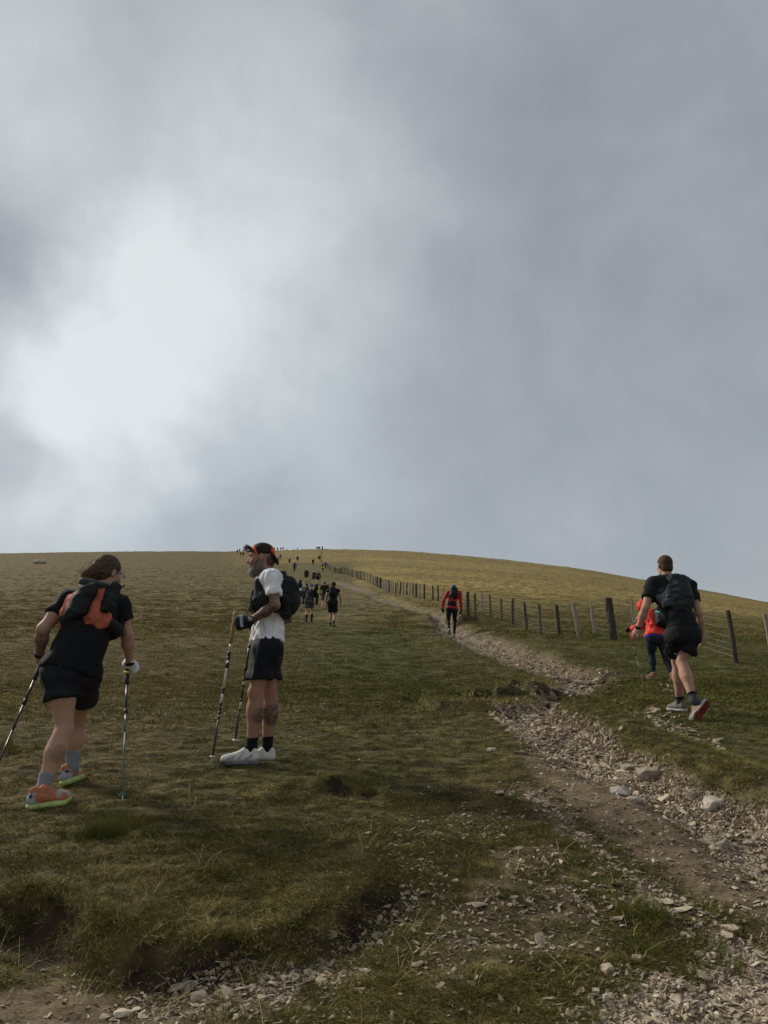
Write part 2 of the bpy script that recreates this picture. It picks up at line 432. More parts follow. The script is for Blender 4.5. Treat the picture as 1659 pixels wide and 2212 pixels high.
def goldmask(x, y):
    """dry straw coloured moor beyond the fence and near the top, sunlight on the right hill coloured in"""
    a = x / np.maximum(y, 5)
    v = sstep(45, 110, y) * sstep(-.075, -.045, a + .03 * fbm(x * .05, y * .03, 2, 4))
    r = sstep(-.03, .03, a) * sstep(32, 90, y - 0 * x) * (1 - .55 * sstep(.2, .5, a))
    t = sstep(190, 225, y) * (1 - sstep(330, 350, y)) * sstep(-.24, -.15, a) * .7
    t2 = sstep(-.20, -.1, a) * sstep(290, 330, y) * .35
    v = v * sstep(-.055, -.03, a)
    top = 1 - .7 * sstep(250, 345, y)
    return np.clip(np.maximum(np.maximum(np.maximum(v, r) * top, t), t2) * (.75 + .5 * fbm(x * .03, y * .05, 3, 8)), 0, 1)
def tintmap(x, y):
    """0 fresh green ... 1 brown-olive"""
    a = x / np.maximum(y, 4)
    base = .5 + .45 * fbm(x * .8, y * .6, 3, 51)
    green = np.exp(-((a - (.02)) / .13) ** 2) * sstep(7, 12, y) * (1 - sstep(22, 34, y)) + sstep(.20, .28, a) * sstep(5, 9, y) * (1 - sstep(22, 30, y))
    return np.clip(base - .55 * green + .25 * sstep(-.1, -.3, a), 0, 1)

def build_terrain():
    az = np.concatenate([np.radians(np.linspace(-180, -42, 40, endpoint=False)), np.radians(np.linspace(-42, 42, 560, endpoint=False)), np.radians(np.linspace(42, 180, 40, endpoint=False))])
    r = np.concatenate([[.05], np.linspace(.5, 2.2, 14, endpoint=False), np.geomspace(2.2, 30, 430, endpoint=False), np.geomspace(30, 420, 210, endpoint=False), np.geomspace(420, 3000, 22)])
    A, R = np.meshgrid(az, r, indexing='ij')
    X = R * np.sin(A); Y = R * np.cos(A)
    x, y = X.ravel(), Y.ravel()
    z = zfine(x, y)
    dens = np.zeros_like(x); soil = np.zeros_like(x); di = np.zeros_like(x)
    sel = (y > -3) & (y < 100) & (np.abs(x) < 60)
    dens[sel], soil[sel], _, di[sel] = gmask(x[sel], y[sel]); peat = np.zeros_like(x); peat[sel] = peatmask(x[sel], y[sel])
    na, nr = len(az), len(r)
    i = np.arange(na)[:, None]; j = np.arange(nr - 1)[None, :]
    a0 = i * nr + j; a1 = ((i + 1) % na) * nr + j
    F = np.stack([a0, a1, a1 + 1, a0 + 1], -1).reshape(-1, 4)[:, ::-1]
    ctr = soil[F].mean(1)
    V = np.stack([x, y, z], 1)
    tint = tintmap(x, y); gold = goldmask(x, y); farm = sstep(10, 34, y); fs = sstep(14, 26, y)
    def part(Fs, name, label):
        used = np.unique(Fs); mp = np.zeros(len(V), np.int64); mp[used] = np.arange(len(used))
        o = mesh_from(name, V[used], mp[Fs], M_GROUND)
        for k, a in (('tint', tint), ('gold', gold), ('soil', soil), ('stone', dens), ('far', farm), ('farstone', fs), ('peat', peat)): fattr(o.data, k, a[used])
        setp(o, label, None, None, 'structure'); return o
    path = part(F[ctr > .5], 'stony_path', 'worn path of loose slate and bare brown earth climbing the hill')
    hill = part(F[ctr <= .5], 'hillside', 'grassy moorland slope rising to the skyline')
    return hill, path
HILL, PATH = build_terrain()

def grad_rot(x, y, yaw, tilt=1.0):
    """rotation that lays a thing on the slope"""
    e = .05
    gx = (zfine(x + e, y) - zfine(x - e, y)) / (2 * e); gy = (zfine(x, y + e) - zfine(x, y - e)) / (2 * e)
    return gx, gy

# ============================================================ scatter by instances
SRC = {}
def scatter(name, srcs, pts, rot, scl, tint, kind='stuff', parent=None, label=None):
    coll = bpy.data.collections.new(name + '_source')
    for i, s in enumerate(srcs):
        coll.objects.link(s)
    me = bpy.data.meshes.new(name); me.vertices.add(len(pts)); me.vertices.foreach_set('co', np.asarray(pts, np.float32).ravel())
    for k, v in (('rot', rot), ('scl', scl)):
        a = me.attributes.new(k, 'FLOAT_VECTOR', 'POINT'); a.data.foreach_set('vector', np.asarray(v, np.float32).ravel())
    a = me.attributes.new('tint', 'FLOAT', 'POINT'); a.data.foreach_set('value', np.asarray(tint, np.float32))
    a = me.attributes.new('idx', 'INT', 'POINT'); a.data.foreach_set('value', np.random.RandomState(3).randint(0, len(srcs), len(pts)).astype(np.int32))
    o = bpy.data.objects.new(name, me); COL.objects.link(o)
    if parent: o.parent = parent
    g = bpy.data.node_groups.new(name, 'GeometryNodeTree')
    g.interface.new_socket('Geometry', in_out='INPUT', socket_type='NodeSocketGeometry'); g.interface.new_socket('Geometry', in_out='OUTPUT', socket_type='NodeSocketGeometry')
    gi = g.nodes.new('NodeGroupInput'); go = g.nodes.new('NodeGroupOutput')
    ci = g.nodes.new('GeometryNodeCollectionInfo'); ci.inputs['Collection'].default_value = coll; ci.inputs['Separate Children'].default_value = True; ci.inputs['Reset Children'].default_value = True
    ip = g.nodes.new('GeometryNodeInstanceOnPoints'); ip.inputs['Pick Instance'].default_value = True
    def na(nm, ty):
        n = g.nodes.new('GeometryNodeInputNamedAttribute'); n.data_type = ty; n.inputs[0].default_value = nm; return n.outputs[0]
    g.links.new(gi.outputs[0], ip.inputs['Points']); g.links.new(ci.outputs[0], ip.inputs['Instance'])
    g.links.new(na('idx', 'INT'), ip.inputs['Instance Index']); g.links.new(na('rot', 'FLOAT_VECTOR'), ip.inputs['Rotation']); g.links.new(na('scl', 'FLOAT_VECTOR'), ip.inputs['Scale'])
    g.links.new(ip.outputs[0], go.inputs[0])
    md = o.modifiers.new('scatter', 'NODES'); md.node_group = g
    setp(o, label, None, None, kind)
    return o

def grass_mat(name, c0, c1, c2):
    m, t, b = newmat(name)
    at_ = N(t, 'ShaderNodeAttribute', attribute_name='tint', attribute_type='INSTANCER')
    r = N(t, 'ShaderNodeValToRGB'); cr = r.color_ramp
    cr.elements[0].color = (*c0, 1); cr.elements[1].color = (*c2, 1); e = cr.elements.new(.5); e.color = (*c1, 1)
    ob = N(t, 'ShaderNodeAttribute', attribute_name='blade')
    f = math_n(t, 'ADD', at_.outputs['Fac'], math_n(t, 'MULTIPLY_ADD', ob.outputs['Fac'], .75, -.36), clamp=True)
    L(t, f, r.inputs[0]); L(t, r.outputs[0], b.inputs['Base Color'])
    b.inputs['Roughness'].default_value = .7; b.inputs['Specular IOR Level'].default_value = .12
    return m
M_GRASS = grass_mat('moor_grass', (.084, .106, .020), (.190, .150, .047), (.50, .40, .17))

def tuft(name, nb, rad, h, width, lean, seed, seg=3):
    rs = np.random.RandomState(seed); V = []; F = []; B = []
    for i in range(nb):
        a = rs.rand() * 2 * math.pi; rr = rad * math.sqrt(rs.rand()); bx, by = rr * math.cos(a), rr * math.sin(a)
        hh = h * rs.uniform(.5, 1.1); a2 = a + rs.normal() * .9; ln = lean * rs.uniform(.3, 1.3) * hh
        wa = rs.rand() * math.pi; wx, wy = math.cos(wa) * width / 2, math.sin(wa) * width / 2
        k = len(V); bl = rs.rand()
        for s in range(seg + 1):
            t = s / seg; z = hh * (t - .28 * lean * t * t) - .01; ox = bx + math.cos(a2) * ln * t ** 1.7; oy = by + math.sin(a2) * ln * t ** 1.7
            w = 1 - t * .85
            V += [(ox - wx * w, oy - wy * w, z), (ox + wx * w, oy + wy * w, z)]; B += [bl, bl]
        for s in range(seg):
            F.append((k + 2 * s, k + 2 * s + 1, k + 2 * s + 3, k + 2 * s + 2))
    me = bpy.data.meshes.new(name); me.from_pydata(V, [], F); me.materials.append(M_GRASS); fattr(me, 'blade', B)
    return bpy.data.objects.new(name, me)

def stone_mesh(seed, flat=.35, n=11):
    rs = np.random.RandomState(seed); bm = bmesh.new()
    for i in range(n):
        p = rs.normal(size=3); p /= np.linalg.norm(p); p = np.sign(p) * np.abs(p) ** .6
        bm.verts.new((p[0] * .5 * rs.uniform(.75, 1), p[1] * .36 * rs.uniform(.75, 1), p[2] * .5 * flat * rs.uniform(.6, 1)))
    r = bmesh.ops.convex_hull(bm, input=bm.verts)
    bmesh.ops.delete(bm, geom=[g for g in r['geom_interior'] if isinstance(g, bmesh.types.BMVert)], context='VERTS')
    bmesh.ops.recalc_face_normals(bm, faces=bm.faces)
    me = bpy.data.meshes.new('stone'); bm.to_mesh(me); bm.free(); return me
def stone_mat(name='slate', c1=(.13, .10, .072), c2=(.56, .47, .35), inst=True):
    m, t, b = newmat(name)
    at_ = N(t, 'ShaderNodeAttribute', attribute_name='tint', attribute_type='INSTANCER').outputs['Fac'] if inst else N(t, 'ShaderNodeObjectInfo').outputs['Random']
    tc = N(t, 'ShaderNodeNewGeometry')
    n = N(t, 'ShaderNodeTexNoise', ins={'Scale': 28.0, 'Detail': 5.0, 'Roughness': .65}); L(t, tc.outputs['Position'], n.inputs['Vector'])
    f = math_n(t, 'ADD', math_n(t, 'MULTIPLY', at_, .75), math_n(t, 'MULTIPLY_ADD', n.outputs['Fac'], 1.2, -.45), clamp=True)
    r = N(t, 'ShaderNodeValToRGB'); cr = r.color_ramp; cr.elements[0].color = (*c1, 1); cr.elements[1].color = (*c2, 1)
    e = cr.elements.new(.5); e.color = (.34, .265, .19, 1)
    L(t, f, r.inputs[0]); L(t, r.outputs[0], b.inputs['Base Color']); b.inputs['Roughness'].default_value = .85
    bp = N(t, 'ShaderNodeBump', ins={'Strength': .6, 'Distance': .01}); L(t, n.outputs['Fac'], bp.inputs['Height']); L(t, bp.outputs[0], b.inputs['Normal'])
    return m
M_SLATE_I = stone_mat('loose_slate'); M_SLATE = stone_mat('slate', inst=False)

def sample_wedge(n, y0, y1, rs, power=1.0, spread=.62):
    """random ground points, spread evenly in photo depth"""
    u = rs.rand(n); y = (y0 ** (1 - power) + u * (y1 ** (1 - power) - y0 ** (1 - power))) ** (1 / (1 - power)) if power != 1 else y0 * (y1 / y0) ** u
    x = (rs.rand(n) * 2 - 1) * (spread * y + .55)
    return x, y
def build_stones():
    rs = np.random.RandomState(11)
    meshes = [stone_mesh(100 + i, flat=[.2, .3, .42, .18, .5][i % 5], n=[9, 10, 11, 12][i % 4]) for i in range(10)]
    for me in meshes: me.materials.append(M_SLATE_I)
    # ---- small stones: one piece of stuff
    X = []; Y = []; SZ = []
    for (n, y0, y1, s0, s1) in ((480000, 2.0, 10, .010, .040), (220000, 6, 34, .035, .10)):
        x, y = sample_wedge(n, y0, y1, rs, 1.4); kk = x > -.40 * y - .3; x, y = x[kk], y[kk]; d, soil, st, di = gmask(x, y)
        cl = .55 + .7 * fbm(x * 2.2, y * 2.2, 3, 77)
        p = d * np.clip(cl, .15, 1.2) + .08 * di
        p = np.where(d > .8, np.maximum(p, .55), p)
        k = rs.rand(len(x)) < p
        X.append(x[k]); Y.append(y[k]); SZ.append((s0 + (s1 - s0) * rs.rand(k.sum()) ** 2.2))
    for (n, y0, y1, a0, a1, s0, s1) in ((150000, 2.1, 6.5, .18, .68, .014, .045), (90000, 5.5, 10, .10, .60, .018, .06)):
        u = rs.rand(n); y = (y0 ** -.4 + u * (y1 ** -.4 - y0 ** -.4)) ** -2.5; x = y * rs.uniform(a0, a1, n); d, soil, st, di = gmask(x, y); k = (d > .6) & (rs.rand(n) < d * .8)
        X.append(x[k]); Y.append(y[k]); SZ.append(s0 + (s1 - s0) * rs.rand(k.sum()) ** 2.0)
    # few strays in the turf
    x, y = sample_wedge(900, 2.4, 9, rs, 1.4); k = (rs.rand(len(x)) < .22) & (x > -.9)
    X.append(x[k]); Y.append(y[k]); SZ.append(rs.uniform(.012, .035, k.sum()))
    x, y = sample_wedge(16000, 2.3, 4.6, rs, 1.2); k = (sdpoly(x, y, BARE) > -.03) & (rs.rand(len(x)) < .35); X.append(x[k]); Y.append(y[k]); SZ.append(.007 + .022 * rs.rand(k.sum()) ** 2)
    x = np.concatenate(X); y = np.concatenate(Y); s = np.concatenate(SZ)
    z = zfine(x, y)
    gx, gy = grad_rot(x, y, 0)
    n = len(x)
    rot = np.stack([np.arctan(gy) + rs.normal(size=n) * .35, -np.arctan(gx) + rs.normal(size=n) * .35, rs.rand(n) * 6.28], 1)
    scl = np.stack([s * rs.uniform(.9, 1.6, n), s * rs.uniform(.8, 1.3, n), s * rs.uniform(.45, 1.0, n)], 1)
    tint = np.clip(rs.beta(1.6, 1.8, n) + .15 * fbm(x * 3, y * 3, 2, 5), 0, 1)
    scatter('gravel', [bpy.data.objects.new('gravel_stone', me) for me in meshes], np.stack([x, y, z + s * .12], 1), rot, scl, tint, label='small slate chips and gravel covering the path')
    print('gravel', n)
    # ---- 300 larger stones, each an object of the path
    me2 = []
    for i in range(12):
        me = stone_mesh(300 + i, flat=[.22, .34, .46][i % 3], n=14)
        me.materials.append(M_SLATE); me2.append(me)
    x, y = sample_wedge(9000, 2.4, 16, rs, 1.3); d, soil, st, di = gmask(x, y)
    k = (rs.rand(len(x)) < np.where(d > .5, d, d * .25)) & (np.abs(x / y) < .56); x, y = x[k][:292], y[k][:292]
    z = zfine(x, y); gx, gy = grad_rot(x, y, 0)
    for i in range(len(x)):
        s = rs.uniform(.026, .066) * (1 + .10 * y[i])
        o = bpy.data.objects.new('stone', me2[i % 12]); COL.objects.link(o); o.parent = PATH
        o.location = (x[i], y[i], z[i] + s * .10); o.rotation_euler = (math.atan(gy[i]) + rs.normal() * .22, -math.atan(gx[i]) + rs.normal() * .22, rs.rand() * 6.28)
        o.scale = (s * rs.uniform(1, 1.5), s * rs.uniform(.9, 1.3), s * rs.uniform(.6, 1.1))
build_stones()

def rock(label, u, v, w, h, seed, tone=(.36, .31, .25), yaw=0.0):
    """a boulder big enough to point at: chipped, bevelled block sunk in the ground"""
    g = ground(u, v); y = g[1]; sw = w * y / FPX; sh = h * y / FPX
    rs = np.random.RandomState(seed); bm = bmesh.new()
    for i in range(24):
        p = rs.normal(size=3); p /= np.linalg.norm(p); p = np.sign(p) * np.abs(p) ** .62; p *= rs.uniform(.74, 1)
        bm.verts.new((p[0] * sw * .52, p[1] * sw * .40, p[2] * sh * .58))
    r = bmesh.ops.convex_hull(bm, input=bm.verts)
    bmesh.ops.delete(bm, geom=[q for q in r['geom_interior'] if isinstance(q, bmesh.types.BMVert)], context='VERTS')
    bmesh.ops.bevel(bm, geom=list(bm.edges), offset=sw * .016, segments=1, affect='EDGES')
    bmesh.ops.recalc_face_normals(bm, faces=bm.faces)
    me = bpy.data.meshes.new('rock'); bm.to_mesh(me); bm.free()
    me.materials.append(mat('rock_face', tone, .85, .35, 22, .8, 50, bdist=.01))
    o = bpy.data.objects.new('rock', me); COL.objects.link(o); o.location = (g[0], g[1] + sw * .2, g[2] + sh * .18); o.rotation_euler = (.1, 0, yaw)
    setp(o, label, 'rock', 'larger rocks lying along the stony path'); return o
ROCKS = [
    ('pale angular rock at the grass edge, furthest right of the path edge rocks', 1548, 1746, 54, 32, 1, (.42, .37, .30), .2),
    ('rounded tan rock against the grass bank, left of the pale angular rock', 1500, 1724, 40, 28, 2, (.30, .24, .18), .5),
    ('broad brown rock under the grass bank right beside a flat slab', 1408, 1680, 56, 32, 3, (.27, .22, .17), -.2),
    ('flat grey slab beside the broad brown rock', 1366, 1664, 44, 18, 4, (.30, .26, .21), .1),
    ('long grey slab lying between bare earth and stones', 1338, 1718, 56, 24, 5, (.30, .28, .25), -.5),
    ('small flat slab touching the end of the long grey slab', 1374, 1733, 34, 16, 6, (.33, .28, .22), .3),
    ('squat grey block among stones near right edge of picture', 1568, 1835, 34, 34, 7, (.27, .25, .22), .6),
    ('wide low rock left of the squat grey block', 1530, 1830, 40, 22, 8, (.29, .25, .2), .1),
    ('grey boulder in the gully above the path bend', 1232, 1500, 28, 15, 9, (.30, .27, .23), .1),
    ('dark tilted slab lying across the gully bend', 1180, 1512, 44, 14, 10, (.12, .095, .07), -.3),
    ('pale flat stone lying alone in turf left of path', 1063, 1622, 22, 8, 11, (.40, .36, .3), 0),
    ('rounded stone at the foot of the small grass bank', 1212, 1582, 26, 15, 12, (.28, .24, .2), 0),
    ('pale blocky stone in lower right turf, biggest of its cluster', 1316, 2100, 34, 18, 13, (.42, .35, .27), .3),
    ('tan stone alone in lower right turf', 1380, 2076, 24, 18, 14, (.42, .33, .23), .8),
    ('white upright pebble low in the turf right of centre', 1310, 2165, 14, 22, 15, (.5, .45, .4), 0),
    ('pale stone at the foot of the turf bank in left foreground', 490, 2086, 12, 14, 16, (.34, .28, .2), 0),
]
for r_ in ROCKS: rock(*r_)

def build_grass():
    rs = np.random.RandomState(5)
    # turf: short matted blades
    near = [tuft('turf_tuft', 42, .055, .019, .0036, 1.6, 10 + i) for i in range(6)]
    x, y = sample_wedge(98000, 2.0, 12, rs, 1.0); d, soil, st, di = gmask(x, y)
    k = (rs.rand(len(x)) > np.maximum(np.maximum(soil * 1.03, d * .75), peatmask(x, y) * .80)) & (rs.rand(len(x)) > sstep(8, 12, y)); x, y, soil = x[k], y[k], soil[k]
    def place(name, srcs, x, y, s0, s1, tb, label, zs=1.0, sink=0.0):
        n = len(x); z = zfine(x, y) - sink; s = rs.uniform(s0, s1, n)
        gx, gy = grad_rot(x, y, 0)
        rot = np.stack([np.arctan(gy) * .6, -np.arctan(gx) * .6, rs.rand(n) * 6.28], 1)
        cl = fbm(x * 1.9, y * 1.9, 3, 61)
        scl = np.stack([s, s, s * zs * np.clip(1 + .7 * cl, .45, 1.8)], 1)
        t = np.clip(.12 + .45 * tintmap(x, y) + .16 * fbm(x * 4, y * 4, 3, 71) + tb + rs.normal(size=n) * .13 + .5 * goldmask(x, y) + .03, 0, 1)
        return scatter(name, srcs, np.stack([x, y, z], 1), rot, scl, t, label=label)
    place('turf_grass', near, x, y, .7, 1.25, 0, 'short matted moor grass close by')
    x, y = sample_wedge(64000, 6.5, 34, rs, 1.3); d, soil, st, di = gmask(x, y)
    k = (rs.rand(len(x)) > np.maximum(np.maximum(soil * 1.05, d * .9), peatmask(x, y))) & (rs.rand(len(x)) < sstep(6.5, 12, y)); x, y = x[k], y[k]
    midt = [tuft('mid_tuft', 44, .13, .030, .006, 1.5, 30 + i, 2) for i in range(5)]
    place('slope_grass', midt, x, y, .8, 1.6, 0, 'short grass on the middle slope')
    # tussocks: longer grass on the banks, moor and here and there
    tall = [tuft('tussock', 54, .07, .11, .0040, 1.5, 50 + i) for i in range(5)]
    x, y = sample_wedge(15000, 2.3, 14, rs, 1.2)
    bd = polydist(x, y, BANK); rd = polydist(x, y, RIDGE_R); gm = sdpoly(x, y, GULLY)
    bi = np.interp(x, BANK[:, 0], BANK[:, 1])
    pr = 1.5 * np.exp(-((np.where(y > bi, bd, bd * 3) - .03) / .07) ** 2) * (x < .1) + .12 * np.exp(-(bd / .3) ** 2) * (x < .1) + .75 * np.exp(-((rd - .15) / .45) ** 2) * (gm < -.02) + .35 * ((gm < -.03) & (gm > -.35))
    pr += .05 + .55 * sstep(.28, .55, fbm(x * .9, y * .9, 3, 91))
    for L_ in LIPS: pr += .8 * np.exp(-(polydist(x, y, L_) / .18) ** 2)
    d, soil, st, di = gmask(x, y)
    k = (rs.rand(len(x)) < pr * .42) & (soil < .35) & (d < .4) & (peatmask(x, y) < .5)
    x, y = x[k], y[k]
    place('tussock_grass', tall, x, y, .25, .60, .16, 'longer tussock grass on the banks')
    straw = [tuft('straw', 5, .05, .17, .0032, 1.3, 150 + i) for i in range(4)]
    x, y = sample_wedge(420, 2.3, 9, rs, 1.2); place('dead_stems', straw, x, y, .5, 1.0, .6, 'pale dead grass stems among the turf')
    # weeds of grass among stones
    x, y = sample_wedge(5200, 2.3, 7, rs, 1.0); d, soil, st, di = gmask(x, y)
    k = (d > .05) & (d < .8) & (st < .5) & (rs.rand(len(x)) < .35); x, y = x[k], y[k]
    place('stray_grass', tall, x, y, .25, .55, -.25, 'green grass growing between the stones')
    # far moor: coarse hummocks of grass, left slope and beyond the fence
    hum = [tuft('moor_tussock', 60, .30, .11, .020, 1.5, 70 + i, 2) for i in range(4)]
    x, y = sample_wedge(70000, 20, 330, rs, 1.35); d, soil, st, di = gmask(x, y)
    a = x / y; c = fbm(x * .9, y * 1.3, 4, 33, .6)
    k = (d < .2) & (rs.rand(len(x)) < (.25 + .9 * sstep(-.1, .4, c)) * np.clip(np.abs(a + .05) * 7, .12, 1)) & (rs.rand(len(x)) < sstep(20, 40, y)); x, y = x[k], y[k]
    o = place('moor_tussocks', hum, x, y, .5, 1.1, .05, 'coarse dry tussocks covering the upper moor')
    # dark green rushes clumps
    rush = [tuft('rush_tuft', 160, .10, .20, .0035, .75, 90 + i) for i in range(2)]
    P = []
    for (u, v, n, r) in ((200, 1822, 10, .16), (215, 1815, 8, .14), (20, 1620, 10, .3), (10, 1480, 8, .4), (360, 1460, 4, .2), (1395, 1425, 9, .5), (1375, 1970, 4, .08), (1460, 2085, 5, .16), (800, 2085, 4, .2)):
        g = hit(u, v)
        for _ in range(n): P.append((g[0] + rs.normal() * r * .6, g[1] + rs.normal() * r * .5))
    P = np.array(P); place('rush_clumps', rush, P[:, 0], P[:, 1], .3, .55, -.42, 'dark green clumps of rush-like grass')
    print('grass done')
build_grass()
# ============================================================ fence
def tube(path, rad, seg=5):
    path = [np.asarray(p, float) for p in path]; V = []; F = []
    for i, p in enumerate(path):
        a = path[max(i - 1, 0)]; b = path[min(i + 1, len(path) - 1)]; t = b - a; t /= np.linalg.norm(t) + 1e-9
        u = np.cross(t, [0, 0, 1.]); 
        if np.linalg.norm(u) < 1e-3: u = np.array([1., 0, 0])
        u /= np.linalg.norm(u); w = np.cross(u, t); r = rad[i] if hasattr(rad, '__len__') else rad
        for k in range(seg):
            an = 2 * math.pi * k / seg; V.append(p + r * (math.cos(an) * u + math.sin(an) * w))
    for i in range(len(path) - 1):
        for k in range(seg):
            F.append((i * seg + k, i * seg + (k + 1) % seg, (i + 1) * seg + (k + 1) % seg, (i + 1) * seg + k))
    F.append(tuple(range(seg - 1, -1, -1))); n = (len(path) - 1) * seg; F.append(tuple(n + k for k in range(seg)))
    return V, F
def post_mesh(h, w, d, seed, rough=.0):
    rs = np.random.RandomState(seed); V = []; F = []; n = 7; k = 8
    for i in range(n):
        t = i / (n - 1); z = -.25 + t * (h + .25); 
        jx, jy = rs.normal(size=2) * .006 * (1 + rough)
        tap = 1.0 if i < n - 1 else .93
        for j in range(k):
            a = 2 * math.pi * (j + .5) / k; c, s = math.cos(a), math.sin(a); q = max(abs(c), abs(s)); r = .62 / q * .5 + .38 * .5 / .92
            jit = 1 + rs.normal() * .04 * (1 + rough * 2)
            V.append((c * r * w * tap * jit + jx, s * r * d * tap * jit + jy, z + (rs.normal() * .012 * (1 + rough * 2) if i == n - 1 else 0)))
    for i in range(n - 1):
        for j in range(k): F.append((i * k + j, i * k + (j + 1) % k, (i + 1) * k + (j + 1) % k, (i + 1) * k + j))
    V.append((0, 0, h + .01)); c = len(V) - 1
    for j in range(k): F.append(((n - 1) * k + j, (n - 1) * k + (j + 1) % k, c))
    return V, F
def wood_mat(name, c1, c2):
    m, t, b = newmat(name)
    tc = N(t, 'ShaderNodeTexCoord'); mp = N(t, 'ShaderNodeMapping'); mp.inputs['Scale'].default_value = (1, 1, .06); L(t, tc.outputs['Object'], mp.inputs['Vector'])
    n = N(t, 'ShaderNodeTexNoise', ins={'Scale': 60.0, 'Detail': 6.0, 'Roughness': .7}); L(t, mp.outputs[0], n.inputs['Vector'])
    n2 = N(t, 'ShaderNodeTexNoise', ins={'Scale': 7.0, 'Detail': 4.0}); L(t, tc.outputs['Object'], n2.inputs['Vector'])
    f = math_n(t, 'ADD', math_n(t, 'MULTIPLY_ADD', n.outputs['Fac'], 1.6, -.6), math_n(t, 'MULTIPLY_ADD', n2.outputs['Fac'], 1.4, -.5), clamp=True)
    mx = N(t, 'ShaderNodeMix', data_type='RGBA'); mx.inputs[6].default_value = (*c1, 1); mx.inputs[7].default_value = (*c2, 1); L(t, f, mx.inputs[0]); L(t, mx.outputs[2], b.inputs['Base Color'])
    b.inputs['Roughness'].default_value = .9
    bp = N(t, 'ShaderNodeBump', ins={'Strength': .7, 'Distance': .006}); L(t, n.outputs['Fac'], bp.inputs['Height']); L(t, bp.outputs[0], b.inputs['Normal'])
    return m
M_WD = wood_mat('dark_weathered_wood', (.022, .018, .013), (.085, .07, .052))
M_WM = wood_mat('weathered_wood', (.06, .048, .034), (.17, .14, .10))
M_WL = wood_mat('pale_weathered_wood', (.17, .145, .115), (.38, .34, .28))
M_WIRE = mat('galvanised_wire', (.34, .31, .25), .5, .2, 50, 0, metal=.3)
def build_fence():
    root = bpy.data.objects.new('wire_fence', None); COL.objects.link(root)
    g0 = ground(1327, 1382); root.location = tuple(g0)
    setp(root, 'wire stock fence on weathered wooden posts running up beside the path', 'fence')
    R = lambda x, y: (810 + x * .3906, 1215 + y * .3906)
    P = []   # (top uv, base uv, tone, width)
    P.append(((1573, 1318), (1592, 1433), 'd', .10)); P.append(((1652, 1327), (1668, 1420), 'l', .095))
    for xt, yt, xb, yb, c, w in ((1418, 205, 1433, 345, 'l', .10), (1290, 200, 1322, 428, 'k', .24), (1193, 225, 1218, 397, 'l', .10), (1095, 225, 1128, 410, 'l', .11),
            (1003, 237, 1022, 408, 'd', .13), (907, 232, 917, 400, 'm', .12), (827, 222, 841, 375, 'd', .12), (762, 200, 763, 342, 'd', .14), (697, 200, 702, 320, 'm', .11),
            (634, 176, 642, 302, 'm', .12), (590, 167, 593, 288, 'l', .13), (552, 172, 557, 285, 'm', .12), (514, 163, 515, 276, 'd', .17), (476, 158, 478, 262, 'm', .13), (425, 150, 427, 240, 'm', .13),
            (378, 140, 380, 222, 'l', .13), (348, 128, 349, 215, 'd', .14), (320, 128, 321, 208, 'd', .14), (273, 122, 273, 203, 'd', .16), (247, 119, 247, 204, 'l', .14), (228, 116, 228, 192, 'k', .2),
            (211, 111, 210, 185, 'd', .14), (193, 111, 192, 183, 'l', .14), (176, 110, 176, 180, 'd', .14), (158, 106, 158, 178, 'l', .14), (143, 107, 138, 178, 'd', .15), (126, 108, 126, 176, 'l', .14), (115, 110, 115, 174, 'd', .14),
            (101, 104, 100, 170, 'l', .15), (89, 100, 89, 168, 'l', .14), (78, 98, 78, 165, 'd', .16), (67, 95, 65, 160, 'l', .15), (56, 94, 56, 158, 'l', .14), (47, 95, 45, 155, 'l', .15), (33, 87, 32, 142, 'k', .25), (24, 83, 24, 140, 'm', .15), (14, 80, 13, 135, 'l', .15), (5, 78, 4, 130, 'l', .15)):
        P.append((R(xt, yt), R(xb, yb), c, w))
    # the long row up the hill, read off an enlarged strip (x, top, base)
    Q = [(1640, 905, 1075), (1590, 825, 1066), (1545, 820, 1056), (1500, 825, 1046), (1448, 790, 1025), (1412, 790, 1020), (1372, 762, 1000), (1335, 755, 975), (1300, 745, 960), (1265, 712, 950), (1230, 700, 935), (1192, 690, 905),
         (1160, 682, 880), (1122, 660, 865), (1080, 650, 850), (1048, 640, 845), (1015, 624, 840), (985, 620, 822), (955, 618, 820), (930, 618, 825), (908, 615, 815), (880, 612, 785), (852, 605, 776), (830, 595, 768), (790, 590, 765), (765, 580, 760),
         (742, 575, 742), (718, 570, 732), (700, 560, 720), (680, 548, 712), (657, 540, 708), (640, 535, 708), (610, 525, 682), (580, 518, 672), (555, 515, 672), (528, 512, 672), (510, 512, 670), (490, 540, 670), (470, 548, 668), (448, 552, 668), (425, 555, 668),
         (400, 555, 666), (375, 552, 664), (350, 548, 658), (328, 540, 650), (300, 530, 640), (275, 515, 622), (250, 500, 605), (230, 488, 590), (212, 470, 575), (195, 458, 565), (178, 448, 560), (60, 380, 455), (40, 350, 452), (22, 330, 450)]
    tones = 'dllddlkmldldlmldlmdldk'
    for i, (x, yt, yb) in enumerate(Q):
        n = lambda X, Y: ((1280 + X * 280 / 1659) * .54004, (2180 + Y * 280 / 1659) * .54004)
        P.append((n(x, yt), n(x, yb), tones[i % len(tones)], (.10 if i % 3 else .13)))
    tops = []
